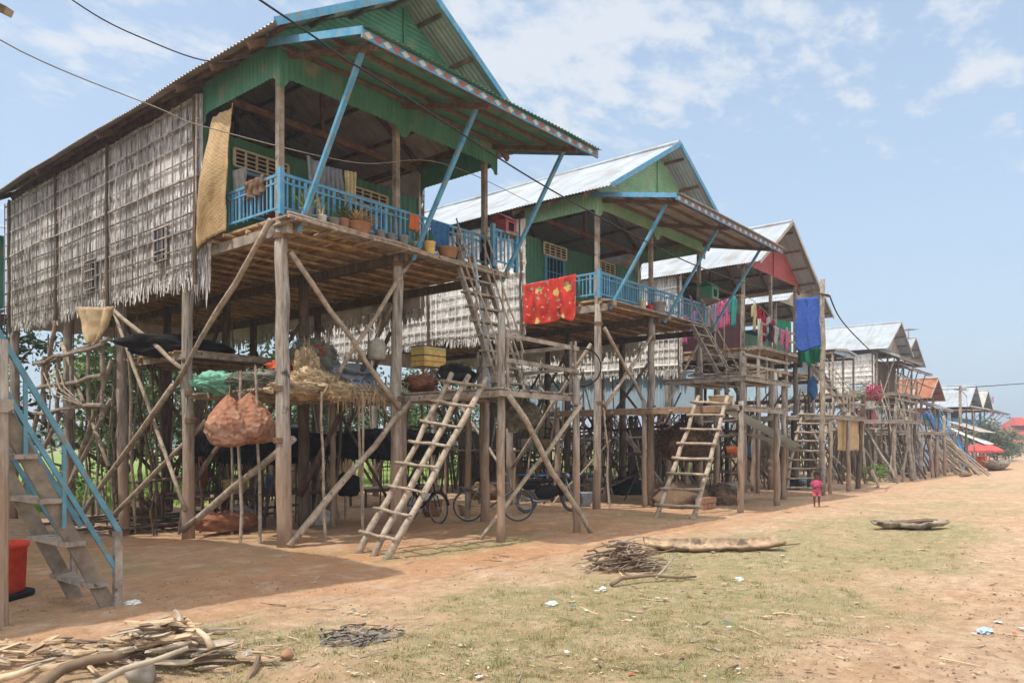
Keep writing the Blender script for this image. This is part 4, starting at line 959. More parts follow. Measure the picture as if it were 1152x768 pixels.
hp('sack', 'white sack on the ground beside the thin poles', 362, 584, 14.2, (.26, .22, .26), 'sack_white', 37, 'sack', amp=.3, flat=.16, group='sacks on the ground under the first house')
hp('sack', 'pale blue and white sack leaning on the orange brown one', 271, 580, 14.9, (.3, .25, .2), 'tarp_bluegrey', 38, 'sack', amp=.3, flat=.15, group='sacks on the ground under the first house')
hp('net_heap', 'hairy brown net heap on the ground at the back stilts', 163, 578, 18.3, (.5, .4, .35), 'hemp_brown', 39, 'net', strands=90, amp=.35, flat=.2, group=NG)
hp('net_bundle', 'black round net bag hanging beside the brace', 392, 545, 14.5, (.32, .3, .28), 'black_stuff', 41, 'net', amp=.2, group=NG)
hp('net_bundle', 'brown net with blue tie hanging between back stilts', 228, 528, 16.2, (.16, .15, .38), 'net_brown', 43, 'net', amp=.3, strands=20, group=NG)
# long black gill nets slung across the stilts
for (xa, xb, z, r, yy, lab, sd) in ((7.35, 11.0, 1.62, .36, 14.35, 'long shaggy black net slung between the stilts behind the orange sacks', 45), (11.05, 14.6, 1.66, .38, 14.6, 'long shaggy black net slung between the stilts behind the pole ladder', 47)):
    mb = MB(); L = xb-xa
    mb.lump(((xa+xb)/2, yy, z), (L/2, .28, r), sd, .22, 2.5, 70, 24, None, .14)
    for k in range(420):
        x = R.uniform(xa, xb); a = R.uniform(-1, 1); z0 = z+r*a*.9; y0 = yy-.28*math.sqrt(1-a*a*.9)
        mb.add([(x, y0-.02, z0), (x+.03, y0-.04, z0-.02), (x+R.uniform(-.1, .1), y0-R.uniform(.03, .1), z0-R.uniform(.12, .35))], [(0, 1, 2)])
    tag(mb.build('net_roll', 'black_stuff', None), lab, 'net', NG)
# jug, yellow box, spirit houses
c = pY(424, 393, 10.9); t = empty('plastic_jug', c-V((0, 0, .2)), 'grey plastic jug hanging from the brace of the first house', 'jug')
MB().lathe(c-V((0, 0, .2)), [(.02, 0), (.14, .01), (.16, .05), (.165, .26), (.14, .34), (.06, .37), (.05, .4), (.045, .42)], 18).build('bottle', 'plastic_grey', t, smooth=True); MB().tube([c+V((0, 0, .2)), c+V((.03, 0, .35)), c+V((.08, 0, .55))], .008, 5).build('cord', 'rope', t)
c = pY(482, 402, 11.6); t = empty('yellow_crate', c-V((0, 0, .2)), 'yellow box with red and green stripes strapped under the balcony floor', 'box')
MB().box(c, (.62, .4, .4)).build('box', 'plastic_yellow', t)
for z, m_ in ((.15, 'net_green'), (-.1, 'plastic_red')): MB().box(c+V((0, 0, z)), (.626, .406, .016)).build('stripe', m_, t)
MB().box(c+V((0, 0, .02)), (.64, .42, .02)).box(c+V((0, 0, .205)), (.64, .42, .02)).build('strap', 'dark_wood', t)
def spirit_house(label, c, wm, rm, s=1.0):
    c = V(c); t = empty('spirit_house', c, label, 'spirit house', 'small house shrines fixed to balcony posts')
    MB().box(c+V((0, 0, .16*s)), (.42*s, .36*s, .32*s)).build('box', wm, t); MB().box(c+V((.0, -.183*s, .14*s)), (.2*s, .01, .2*s)).build('opening', 'black_stuff', t)
    MB().corr(c+V((-.27*s, -.24*s, .30*s)), (.54*s, 0, 0), (0, .26*s, .16*s), .06, .008, 2).corr(c+V((-.27*s, .28*s, .30*s)), (.54*s, 0, 0), (0, -.26*s, .16*s), .06, .008, 2).build('roof', rm, t)
    MB().box(c+V((0, 0, -.03)), (.5*s, .44*s, .04)).beam(c+V((-.3*s, .15, -.05)), c+V((.2*s, .15, -.05)), .05, .06).build('shelf', 'plank_grey', t)
spirit_house('small dark red shrine box on the end post of the first house', pY(569, 263, 10.6), 'red_sheet', 'red_sheet', .85)
spirit_house('small green shrine box on the end post of the second house', pY(798, 336, 10.6), 'green_sheet', 'green_sheet', 1.1)
# woven mat hanging at the corner
def matf(u, v):
    y = 12.0+.55*u+v*(.28+.5*u)+.05*nz(v*3, u*2); z = 7.42-.12*u-2.1*v-.1*v*u+.05*nz(u*3, 7)+.04*nz(u*7, 3)
    return V((7.02-.16*math.sin(v*3.1)*(.4+.6*math.sin(u*3.14))+.05*math.sin(u*5+v*2)+.04*nz(u*2.6, v*3, 3)+.012*nz(u*9, v*9, 5), y+.03*nz(v*9, 3, 1)*(u > .9 or u < .1), z))
mb = MB().sheet(matf, 24, 40, .012)
mm = mat('woven_mat', srgb(204, 176, 132), srgb(168, 138, 98), scale=3.2, island=0, rough=.8, bump=.0)
nt = mm.node_tree; N, L = nt.nodes, nt.links
tc = N.new('ShaderNodeTexCoord'); wv = N.new('ShaderNodeTexChecker'); wv.inputs['Scale'].default_value = 30; L.new(tc.outputs['Object'], wv.inputs['Vector']); bp = N.new('ShaderNodeBump'); bp.inputs['Strength'].default_value = .6; bp.inputs['Distance'].default_value = .01; L.new(wv.outputs['Fac'], bp.inputs['Height']); L.new(bp.outputs[0], N['Principled BSDF'].inputs['Normal'])
hs_ = N['Principled BSDF'].inputs['Base Color'].links[0].from_socket; mxw = N.new('ShaderNodeMixRGB'); mxw.blend_type = 'MULTIPLY'; mxw.inputs[0].default_value = 1; rw = N.new('ShaderNodeMapRange'); rw.inputs[3].default_value = .72; rw.inputs[4].default_value = 1.05; L.new(wv.outputs['Fac'], rw.inputs[0]); L.new(hs_, mxw.inputs[1]); L.new(rw.outputs[0], mxw.inputs[2]); L.new(mxw.outputs[0], N['Principled BSDF'].inputs['Base Color'])
tag(mb.build('woven_mat', 'woven_mat', None, smooth=True), 'straw woven mat hanging as a blind at the first balcony corner', 'mat')
cloth('sheet', 'beige cloth sagging under the thatched wall above the pole rack', pX(86, 345, 6.95), pX(129, 345, 6.95), .8, 'cloth_sack', 'cloth', 2, .10, out=(-1, 0, 0), taper=.35, seed=3)
tag(MB().stick((1, 1, 1), (1, 1, 1.01), .01).build('zz', 'rope'), '') if False else None
rk = empty('pole_rack', (7, 18.3, -.2), 'rack of crooked poles and bent sticks under the grey thatched wall', 'rack')
for y in (16.7, 17.4, 18.2, 19.0, 19.9): MB().stick((6.85, y, 2.3+R.uniform(-.2, .1)), (6.85, y+R.uniform(-.1, .1), 3.7), .05, .045, 7, .03, 4).build('upright', 'plank_grey', rk)
for z, x in ((2.35, 6.78), (2.95, 6.76), (3.6, 6.78), (3.72, 6.9)): MB().stick((x, 16.5, z+.1), (x, 20.3, z+R.uniform(-.2, .1)), .045, .04, 7, .04, 6).build('crossbar', 'plank_grey', rk)
for k in range(4): MB().tube([(6.72, 19.5-.3*k, 3.3), (6.6, 18.6-.2*k, 2.75+.05*k), (6.7, 17.2, 2.45)], .014, 5).build('bent_stick', 'pole_wood', rk)
tag(MB().stick((2.43, 9.4, .0), (2.1, 9.4, .1), .02).build('stick', 'pole_wood'), 'short stick lying beside the red barrel', 'stick')
t = empty('red_barrel', (2.9, 9.7, 0), 'red plastic barrel standing at the plank stair', 'barrel')
MB().lathe((2.9, 9.7, gz(2.9, 9.7)+.06), [(.22, 0), (.25, .03), (.27, .48), (.29, .49), (.29, .54), (.26, .54), (.25, .1)], 24, False).build('tub', 'plastic_red', t, smooth=True); MB().lathe((2.9, 9.7, gz(2.9, 9.7)-.01), [(.3, 0), (.34, .03), (.34, .07), (.28, .07)], 20).build('base', 'black_stuff', t)
# flower pots and plants along the first balcony
c0 = pY(330, 262, 10.5)
lg = empty('balcony_ledge', (7.3, 10.5, 5.2), 'weathered plank ledge for pots along the first balcony', 'ledge'); MB().beam((7.0, 10.52, 5.22), (12.2, 10.52, 5.16), .3, .04).build('plank', 'plank_grey', lg)
for k in range(7): MB().stick((7.1+.8*k, 10.9, 5.16), (7.1+.8*k, 10.3, 5.17), .03, .025, 6, .01).build('bracket', 'pole_wood', lg)
for k, z in ((10.36, 5.26), (10.34, 5.2)): MB().stick((7.0, k, z), (12.3, k+.05, z-.06), .028, .022, 6, .03, 7).build('edge_pole', 'pole_wood', lg)
P1 = [(8.0, .10, .17, 'pot_grey', (14, .3, .5, 'leaf_mid'), 'grey pot with a small leafy plant at the first strut'), (8.5, .24, .18, 'terracotta', (140, .55, .1, 'dry_leaf'), 'wide pot spilling a dry spiky straw coloured plant'),
      (9.0, .09, .18, 'pot_grey', None, 'empty grey tub right of the spiky plant'), (9.25, .09, .17, 'pot_grey', None, 'empty grey tub, second of the plain ones'), (9.55, .1, .2, 'pot_grey', (8, .2, .6, 'leaf_mid'), 'taller grey tub with a few short leaves'),
      (10.2, .12, .22, 'plastic_yellow', (12, .45, .8, 'leaf_mid'), 'ochre pot with a tall thin plant on the first ledge'), (10.7, .2, .2, 'terracotta', None, 'broad bare clay pot at the second strut'), (11.4, .1, .16, 'terracotta', (8, .2, .6, 'bark_dark'), 'small clay pot with a withered plant by the stair'),
      (7.45, .1, .2, 'pot_grey', (40, .55, .5, 'leaf_light'), 'grey pot with a bushy green plant at the balcony corner'), (8.2, .1, .2, 'terracotta', (30, .5, .7, 'leaf_mid'), 'clay pot with an upright green plant behind the first strut'), (9.9, .08, .16, 'cream_paint', (24, .4, .3, 'leaf_light'), 'cream pot with a small green shrub in mid ledge'), (11.05, .1, .2, 'pot_grey', (26, .5, .6, 'leaf_mid'), 'grey pot with green leaves beyond the second strut'), (7.75, .09, .16, 'white_paint', (10, .5, .9, 'dry_leaf'), 'white pot with tall dry stalks at the corner post')]
for x, r, h_, m_, pl, lab in P1: pot('flower_pot', lab, (x, 10.52, 5.24), r, h_, m_, pl)
P2 = [(18.35, .11, .24, 'cream_paint', None, 'cream bucket on the second balcony edge'), (19.2, .22, .3, 'pot_grey', None, 'big grey tub on the second balcony edge'), (18.75, .1, .16, 'plastic_red', (8, .2, .5, 'bloom'), 'small red pot with pink flowers between bucket and tub')]
for x, r, h_, m_, pl, lab in P2: pot('bucket' if pl is None else 'flower_pot', lab, (x, 10.68, 5.31), r, h_, m_, pl, 'bucket' if pl is None else 'flower pot', 'containers on the second balcony edge')
lg = empty('balcony_ledge', (19, 10.6, 5.25), 'narrow plank ledge along the second balcony', 'ledge'); MB().beam((16.4, 10.62, 5.28), (22, 10.62, 5.26), .3, .04).build('plank', 'plank_grey', lg)
# clothes on the first balcony
LG1 = 'clothes hung on the first balcony'
cloth('trousers', 'dark grey trousers hanging from the first balcony line', pY(345, 175, 11.05), pY(366, 186, 11.05), 1.0, 'cloth_grey', 'trousers', 2, .06, LG1, taper=.6)
cloth('cloth', 'grey blue cloth hanging beside the dark grey trousers', pY(366, 187, 11.08), pY(386, 191, 11.08), .5, 'cloth_grey', 'cloth', 4, .05, LG1, seed=4)
cloth('shirt', 'cream shirt hanging next to the grey cloths', pY(387, 191, 11.05), pY(400, 194, 11.05), .6, 'cloth_cream', 'shirt', 3, .05, LG1, taper=.8, seed=2)
cloth('cloth', 'white cloth hanging inside the balcony near the woven mat', pY(262, 192, 12.4), pY(279, 186, 12.4), .6, 'cloth_white', 'cloth', 2, .06, LG1, taper=.6, seed=5)
cloth('rag', 'brown rag thrown over the side rail of the first balcony', (7.12, 11.2, 6.06), (7.12, 11.75, 6.06), .3, 'hemp_brown', 'rag', 3, .05, LG1, out=(-1, 0, 0))
cloth('rag', 'orange pink rag on the front rail of the first balcony', (9.9, 10.74, 5.98), (10.15, 10.74, 5.98), .3, 'orange_cloth', 'rag', 1, .03, LG1)
cloth('cloth', 'blue patterned cloth over the front rail near the middle post', (10.45, 10.74, 5.98), (10.95, 10.74, 5.98), .5, 'tarp_blue', 'cloth', 3, .04, LG1)
cloth('cloth', 'dark cloth over the rail end by the stair', (11.9, 10.74, 5.9), (12.4, 10.74, 5.9), .45, 'cloth_black', 'cloth', 2, .04, LG1)
t = empty('blue_gate', (12.3, 10.5, 5.35), 'small blue slatted gate at the top of the first stair', 'gate')
railing(t, (12.0, 10.5, 5.35), (12.75, 10.5, 5.35), .75, name='gate_panel')
# red flowered blanket on the second balcony
BL = cloth('blanket', 'large red blanket with yellow and green flowers over the second balcony rail', (16.28, 13.12, 5.97), (16.28, 11.4, 6.02), 1.12, 'plastic_red', 'blanket', 4, .075, out=(-1, 0, 0), seed=1, ragged=.1, nu=60, nv=30)
bm_ = mat('blanket_print', srgb(206, 66, 50), srgb(170, 46, 40), scale=5, island=0, rough=.9)
nt = bm_.node_tree; N, L = nt.nodes, nt.links; bs = N['Principled BSDF']; cur = bs.inputs['Base Color'].links[0].from_socket; tc = N.new('ShaderNodeTexCoord'); nzn = N.new('ShaderNodeTexNoise'); nzn.inputs['Scale'].default_value = 14; L.new(tc.outputs['Object'], nzn.inputs['Vector']); mxv = N.new('ShaderNodeMixRGB'); mxv.inputs[0].default_value = .12; L.new(tc.outputs['Object'], mxv.inputs[1]); L.new(nzn.outputs['Color'], mxv.inputs[2])
for sc_, r0_, c_, loc_ in ((2.0, .14, (210, 178, 104), .4), (2.0, .06, (150, 90, 40), 0), (3.1, .10, (110, 160, 120), 3.3), (4.3, .07, (226, 150, 130), 7.1), (6.3, .10, (150, 40, 44), 5.2)):
    sx_ = N.new('ShaderNodeSeparateXYZ'); L.new(mxv.outputs[0], sx_.inputs[0]); cb_ = N.new('ShaderNodeCombineXYZ'); L.new(sx_.outputs[1], cb_.inputs[0]); L.new(sx_.outputs[2], cb_.inputs[1]); mp_ = N.new('ShaderNodeMapping'); mp_.inputs['Location'].default_value = (loc_, loc_, 0); L.new(cb_.outputs[0], mp_.inputs[0]); vo = N.new('ShaderNodeTexVoronoi'); vo.voronoi_dimensions = '2D'; vo.inputs['Scale'].default_value = sc_; L.new(mp_.outputs[0], vo.inputs['Vector']); rr_ = N.new('ShaderNodeMapRange'); rr_.inputs[1].default_value = r0_*1.3; rr_.inputs[2].default_value = r0_; L.new(vo.outputs['Distance'], rr_.inputs[0])
    mx_ = N.new('ShaderNodeMixRGB'); mx_.inputs[2].default_value = (*srgb(*c_), 1); L.new(rr_.outputs[0], mx_.inputs[0]); L.new(cur, mx_.inputs[1]); cur = mx_.outputs[0]
L.new(cur, bs.inputs['Base Color']); BL.data.materials[0] = bm_
# laundry of the third house
LG3 = 'laundry on the porch of the red gabled house'
items = [('cloth_pink', 'bright pink shirt at the inner end of the porch line'), ('cloth_lilac', 'lilac shirt second on the porch line'), ('cloth_pink', 'long pink dress on the porch line'), ('cloth_blue', 'deep blue shirt on the porch line'), ('cloth_grey', 'grey shirt right after the blue one'),
         ('cloth_lilac', 'pale lilac shirt in the middle of the porch line'), ('cloth_pink', 'rose shirt next to the pale lilac one'), ('cloth_pink', 'rose shirt just before the teal one'), ('cloth_teal', 'teal shirt beside the corner post')]
for i, (m_, lab) in enumerate(items):
    y = 12.75-.225*i; z = 6.2+.055*i; shirt('hanging_shirt', lab, (24.85, y+.15, z), (24.85+.05*(i % 2), y-.15, z+.02), R.uniform(.75, 1.05), m_, 'shirt', LG3, (-1, 0, 0))
for i, (m_, lab, h_) in enumerate((('cloth_cream', 'cream cloth just past the corner post', .8), ('cloth_red', 'red shirt on the front porch line', .75), ('cloth_red', 'longer red shirt on the front porch line', .85), ('cloth_white', 'white shirt between red ones', .5), ('cloth_red', 'last red shirt on the front porch line', .6))):
    x = 25.62+.42*i; shirt('hanging_shirt', lab, (x-.2, 10.55, 6.5-.1*i), (x+.2, 10.55, 6.46-.1*i), h_+.15, m_, 'shirt', LG3)
for i, (m_, lab) in enumerate((('cloth_black', 'black trousers on the lower porch rail'), ('cloth_white', 'pale cloth on the lower porch rail'), ('cloth_pink', 'light pink cloth on the lower porch rail'), ('cloth_pink', 'pink towel at the end of the lower porch rail'))):
    cloth('hanging_cloth', lab, (25.7+.52*i, 10.08, 5.78-.04*i), (26.05+.52*i, 10.08, 5.76-.04*i), .62, m_, 'cloth', 1, .04, LG3, nu=10, nv=8)
tag(MB().tube([(24.85, 12.95, 6.15), (24.85, 10.75, 6.68), (25.45, 10.55, 6.58), (27.8, 10.55, 6.05)], .012, 5).build('clothes_line', 'rope', None), 'clothes line round the porch of the red gabled house', 'rope')
cloth('tarpaulin', 'bright royal blue tarpaulin hanging at the end of the red gabled porch', pY(894, 336, 9.6), pY(922, 333, 8.6), 1.75, 'tarp_royal', 'tarp', 2.4, .14, taper=1.25, seed=2, ragged=.25, nu=44, nv=24, drape=.12)
cloth('net_sheet', 'green net sheet hanging below the royal blue tarpaulin', pY(898, 384, 9.8), pY(924, 384, 8.9), .75, 'net_green2', 'net', 5, .09, seed=6, ragged=.3)
cloth('net_sheet', 'big green sheet closing the side behind the red gabled porch', (33.85, 13.1, 7.3), (35.8, 13.0, 7.3), 2.2, 'net_green2', 'net', 3, .08, seed=9)
hp('tarp_bundle', 'bright blue tarp bundle sliding off the deck near the tall pole', 914, 436, 9.8, (.14, .16, .4), 'tarp_blue', 62, 'tarp', amp=.4)
# vehicles
bicycle('grey bicycle standing by the thick post behind the pole ladder', (12.3, 10.75, gz(12.3, 10.75)), math.radians(-50), 'chrome')
bicycle('older dark bicycle half hidden behind the pole ladder', (11.42, 11.95, gz(11.42, 11.95)), math.radians(-98), 'black_stuff')
motorbike('dark motorbike parked in the shade beyond the bicycles', (15.0, 11.3, gz(15.0, 11.3)), math.radians(-30), 'black_stuff')
# under the second and third house
tag(MB().lump((19.1, 9.9, .1), (1.0, .7, .55), 51, .3, 1.8, 48, 24, .2, .1).build('net_heap', 'hemp_brown', None, smooth=True), 'big brown net heap on the ground under the plank deck', 'net', 'net heaps under the second house')
heap('net_heap', 'rounded brown net heap behind the deck post', (20.3, 9.3, .0), (.6, .5, .5), 'hemp_brown', 53, 'net', strands=60, flat=.2, group='net heaps under the second house', sr=.008)
heap('net_heap', 'tangled dark net hanging under the plank deck', (20.0, 10.2, 1.7), (.9, .6, .55), 'hemp_brown', 55, 'net', strands=120, group='net heaps under the second house', sr=.01)
for i in range(6):
    o = MB().box((18.25+.26*(i % 3), 8.9, gz(18.3, 8.9)+.08+.15*(i//3)), (.24, .2, .14), R.uniform(-.1, .1)).build('brick_block', 'brick', None); tag(o, 'hollow clay block in the small stack beside the ladder foot', 'block', 'clay blocks stacked under the plank deck')
def table(label, c, w, d, h, m, lm='dark_wood'):
    t = empty('table', c, label, 'table', 'tables under the second house'); c = V(c); mb = MB()
    for k in range(int(w/.12)): mb.box((c.x-w/2+.06+.12*k, c.y, c.z+h), (.11, d, .03))
    mb.build('tabletop', m, t)
    for sx in (-1, 1):
        for sy in (-1, 1): MB().beam((c.x+sx*(w/2-.06), c.y+sy*(d/2-.06), c.z-.03), (c.x+sx*(w/2-.06), c.y+sy*(d/2-.06), c.z+h-.02), .05, .05).build('leg', lm, t)
    for sy in (-1, 1): MB().beam((c.x-w/2+.06, c.y+sy*(d/2-.06), c.z+h-.07), (c.x+w/2-.06, c.y+sy*(d/2-.06), c.z+h-.07), .03, .08).build('apron', lm, t)
table('low blue-topped bed platform in the shade of the second house', (19, 14, gz(19, 14)), 2.4, 1.4, .75, 'tarp_blue'); table('long plank bench in the shade near the back stilts', (15.4, 17.5, gz(15, 17.5)), 2.6, .8, .5, 'pole_wood')
table('plank bed platform deep under the red gabled house', (28.5, 13, 0), 2.4, 1.6, .6, 'pole_wood')
mb = MB(); mb.corr((17.6, 7.75, 2.55), (0, .45, 0), (5.6, .3, -.95), .1, .012, 6, .02)
tag(mb.build('tin_gutter', 'tin_blue', None, smooth=True), 'pale corrugated gutter sheet sloping from the plank deck to the tall pole', 'sheet')
mb = MB(); mb.corr((20.4, 8.3, 1.95), (0, .4, 0), (4.0, .1, -.5), .1, .012, 6, .02)
tag(mb.build('tin_gutter', 'tin_white', None, smooth=True), 'second pale sheet lying under the sloping gutter sheet', 'sheet')
t = empty('basket', (18.3, 8.4, 2.62), 'round woven basket on the plank deck above the ladder', 'basket'); MB().lathe((18.3, 8.4, 2.63), [(.2, 0), (.27, .05), (.3, .2), (.31, .24), (.28, .24), (.26, .1)], 20, False).build('bowl', 'woven_mat', t, smooth=True); MB().torus((18.3, 8.4, 2.86), .3, .02, (0, 0, 1), 24, 6).build('rim', 'pole_wood', t)
tag(MB().torus(pY(655, 413, 10.6), .45, .018, (1, .8, .1), 30, 6).build('cable_coil', 'black_stuff', None, smooth=True), 'black hose loop hanging on the post of the second house', 'hose')
tag(MB().tube([(11.35, 10.45, 5.5), (11.35, 10.2, 4.2), (10.9, 9.6, 2.7)], .03, 8).build('drain_pipe', 'tin_blue', None, smooth=True), 'pale blue pipe from the first balcony down to the platform', 'pipe')
SH = 'planks lying on the ground behind the first stilts'
for i in range(12):
    y = 16.6+R.uniform(0, 1.6); x = R.uniform(6.6, 12); a = R.uniform(-.12, .12); l = R.uniform(1.6, 3.2); z = gz(x, y)+.06+.07*(i % 4)
    tag(MB().beam((x-l/2, y-a, z), (x+l/2, y+a, z+R.uniform(0, .1)), .16, .05).build('plank', 'dark_wood', None), 'grey plank lying low behind the first house stilts', 'plank', SH)
# ------------------------------------------------------------------ child and tall pole
person((20.9, 6.9, gz(20.9, 6.9)), math.radians(-62))
t = empty('tall_pole', (25.7, 8.3, 0), 'tall thin grey pole carrying the thick cable past the blue tarpaulin', 'pole'); MB().stick((25.7, 8.3, -.2), (25.72, 8.3, 7.0), .095, .075, 10, .03, 7).build('shaft', 'plank_grey', t, smooth=True); MB().beam((25.5, 8.3, 6.5), (26.1, 8.2, 6.5), .06, .06).build('bracket', 'dark_wood', t); MB().lathe((26.05, 8.2, 6.52), [(.03, 0), (.05, .04), (.03, .08), (.04, .1)], 10).build('insulator', 'white_paint', t)
def cable(label, pts, r, m, name='power_cable'):
    pts = [V(p) for p in pts]; out = []
    for i in range(len(pts)-1):
        p0, p1, p2, p3 = pts[max(i-1, 0)], pts[i], pts[i+1], pts[min(i+2, len(pts)-1)]
        for k in range(8):
            t = k/8; out.append(.5*((2*p1)+(p2-p0)*t+(2*p0-5*p1+4*p2-p3)*t*t+(3*p1-p0-3*p2+p3)*t**3))
    out.append(pts[-1]); tag(MB().tube(out, r, 6).build(name, m, None, smooth=True), label, 'cable', 'overhead cables')
cable('thick black cable sagging in front of the first two houses to the tall pole', [(-1.5, 7.75, 7.6), pY(292, 0, 7.85), pY(383, 63, 7.9), pY(446, 102, 7.95), pY(600, 202, 8.0), pY(727, 272, 8.1), pY(794, 303, 8.15), pY(860, 324, 8.2), (26.05, 8.2, 6.55)], .013, 'cable_black')
cable('black cable from the tall pole on towards the far houses', [(26.05, 8.2, 6.55), pY(948, 362, 9.0), pY(981, 396, 10.2), (52, 12.4, 6.2)], .025, 'cable_black')
cable('black cable reaching the eave corner of the first house', [(2.6, 10.77, 8.0), pY(81, 0, 10.77), pY(165, 45, 10.78), pY(246, 70, 10.8), (7.15, 10.8, 8.05)], .009, 'cable_black')
cable('thin pale cable crossing the grey thatch and the first balcony', [(2.0, 10.3, 7.0), pY(0, 45, 10.4), pY(176, 121, 10.45), pY(239, 145, 10.5), pY(400, 183, 10.6), pY(499, 184, 10.75), pY(597, 228, 13.0)], .008, 'cable_pale')
tag(MB().beam(pX(-6, 6, 3.3), pX(10, 14, 3.4), .12, .09).build('rafter_end', 'pole_wood', None), 'weathered board end sticking in from the top corner of the picture', 'board')
# ------------------------------------------------------------------ wood on the ground in front
def split_log(label, c, d, l, r, m, group, name='firewood_log', cat='log'):
    """built along its own X axis so that the grain of the wood follows it, then laid in place"""
    n = R.choice((4, 5, 5, 6)); k = 6; mb = MB(); prof = [R.uniform(.5, 1.3) for _ in range(n)]; fl = R.uniform(.5, 1); b1, b2 = R.gauss(0, .035), R.gauss(0, .03); vs = []; tw = R.uniform(-.8, .8)
    e0, e1 = [R.uniform(0, .12) for _ in range(n)], [R.uniform(0, .12) for _ in range(n)]
    for i in range(k):
        t = i/(k-1); w = r*min(1, .7+3*t, .5+3*(1-t))*R.uniform(.85, 1.12)*(1-.35*t*(fl > .75))
        for j in range(n):
            a = 6.283*j/n+tw*t; q = prof[j]*w*R.uniform(.9, 1.1); x = l*(t-.5)+(e0[j]*l if i == 0 else 0)-(e1[j]*l if i == k-1 else 0)
            vs.append((x, q*math.cos(a)+b1*l*(4*(t-.5)**2), q*math.sin(a)*fl+b2*l*4*(t-.5)**2))
    mb.add(vs, [(i*n+j, i*n+(j+1) % n, (i+1)*n+(j+1) % n, (i+1)*n+j) for i in range(k-1) for j in range(n)]+[tuple(range(n-1, -1, -1)), tuple((k-1)*n+j for j in range(n))])
    me = bpy.data.meshes.new(name); me.from_pydata(mb.v, [], mb.f); me.materials.append(MATS[m]); o = bpy.data.objects.new(name, me); COL.objects.link(o); o.location = c; o.rotation_euler = V(d).to_track_quat('X', 'Z').to_euler()
    return tag(o, label, cat, group)
for m_, ca_, cb_ in (('log_pale', (206, 180, 146), (132, 106, 82)), ('log_grey', (186, 170, 148), (112, 98, 84)), ('log_dark', (140, 118, 94), (76, 62, 50))): mat(m_, srgb(*ca_), srgb(*cb_), scale=9, stretch=(.35, 4, 4), island=.25, rough=.9, bump=.8, bscale=12)
FG = 'firewood heap at the bottom edge of the picture'; ex = V((FY, -FX, 0)); fw = V((FX, FY, 0))
def mound(x, y):   # heap height
    q = V((x, y, 0)); s = (q-V((2.6, 6.0, 0))).dot(ex)
    return .30*math.exp(-((s-.3)/.38)**2)+.12*math.exp(-((s+.75)/.4)**2)
kinds = (('log_pale', 'pale split log lying in the front firewood heap'), ('log_grey', 'grey bleached log lying in the front firewood heap'), ('log_dark', 'dark barked log lying in the front firewood heap'))
for i in range(235):
    s = R.gauss(.32, .40) if R.random() < .72 else R.uniform(-1.5, .3); w = R.gauss(0, .17); c = V((2.62, 5.98, 0))+ex*s+fw*w*.9
    if s > 1.15: continue
    hgt = mound(c.x, c.y)*R.random()**.6; a = R.gauss(.3, .75); d = ex*math.cos(a)+fw*math.sin(a)+V((0, 0, R.uniform(-.25, .22)))
    m_, lab = kinds[R.choice((0, 0, 1, 1, 2))]; l_ = R.uniform(.1, .44)
    split_log(lab, c+V((0, 0, gz(c.x, c.y)+.03+hgt)), d, l_, l_*R.uniform(.04, .08)+.003, m_, FG)
def branch(label, pts, r0, r1, m='wood_bleached', name='branch', n=9): return tag(MB().tube([V(p) for p in pts], [r0+(r1-r0)*i/(len(pts)-1) for i in range(len(pts))], n).build(name, m, None, smooth=True), label, 'branch')
branch('thick curved grey branch at the near end of the firewood heap', [pZ(40, 776, .05), pZ(70, 752, .1), pZ(100, 742, .14), pZ(130, 738, .15), pZ(158, 728, .14)], .042, .03, 'bark_dark')
branch('bent pale branch lying across the firewood heap', [pZ(105, 770, .1), pZ(140, 752, .17), pZ(175, 742, .2), pZ(212, 728, .26)], .026, .016, 'wood_bleached')
branch('forked upright branch standing out of the heap', [pZ(238, 728, .2), pZ(232, 716, .27), pZ(222, 708, .32)], .03, .014, 'wood_pale'); branch('low arched branch at the picture corner', [pZ(-10, 765, .04), pZ(20, 758, .08), pZ(45, 748, .06)], .03, .02, 'wood_pale')
c = pZ(160, 758, .06); tag(MB().lump(c, (.1, .09, .1), 71, .3, 1.5, 20, 12).build('stone', 'stone', None, smooth=True), 'grey stone in the middle of the firewood heap', 'stone')
c = pZ(322, 737, .02); tag(MB().lump(c, (.05, .05, .045), 72, .3, 1.5, 16, 10).build('stone', 'brick', None, smooth=True), 'brown lump of stone at the end of the firewood heap', 'stone')
SG = 'thin sticks in the brushwood pile beside the log'
for i in range(110):
    q = R.uniform(0, 6.28); s = abs(R.gauss(0, .24)); c = V((8.85, 5.4, 0))+ex*s*math.cos(q)*1.25+fw*s*math.sin(q)*.8; a = R.gauss(.15, .7); el = R.uniform(-.15, .3)
    d = V((ex*math.cos(a)+fw*math.sin(a))*math.cos(el)+V((0, 0, math.sin(el)))); l = R.uniform(.35, .8); h = .36*math.exp(-(s/.33)**2)*R.random()+.03; p = c+V((0, 0, gz(c.x, c.y)+h)); r = R.uniform(.007, .017)
    tag(MB().stick(p-d*l/2, p+d*l/2, r, r*.6, 5, .03, 5).build('thin_stick', R.choice(('bark_dark', 'bark_dark', 'pole_wood')), None), 'thin stick lying in the brushwood pile by the hollow log', 'stick', SG)
branch('crooked forked stick lying at the front of the brushwood pile', [pZ(688, 657, .04), pZ(700, 650, .08), pZ(730, 647, .08), pZ(765, 649, .04), pZ(783, 648, .03)], .028, .012, 'bark_dark'); branch('long stick poking up at the end of the brushwood pile', [pZ(738, 650, .05), pZ(750, 637, .14), pZ(762, 622, .24)], .016, .01, 'pole_wood'); branch('stick poking up behind the brushwood pile', [pZ(700, 622, .1), pZ(709, 610, .22), pZ(717, 600, .33)], .016, .009, 'pole_wood')
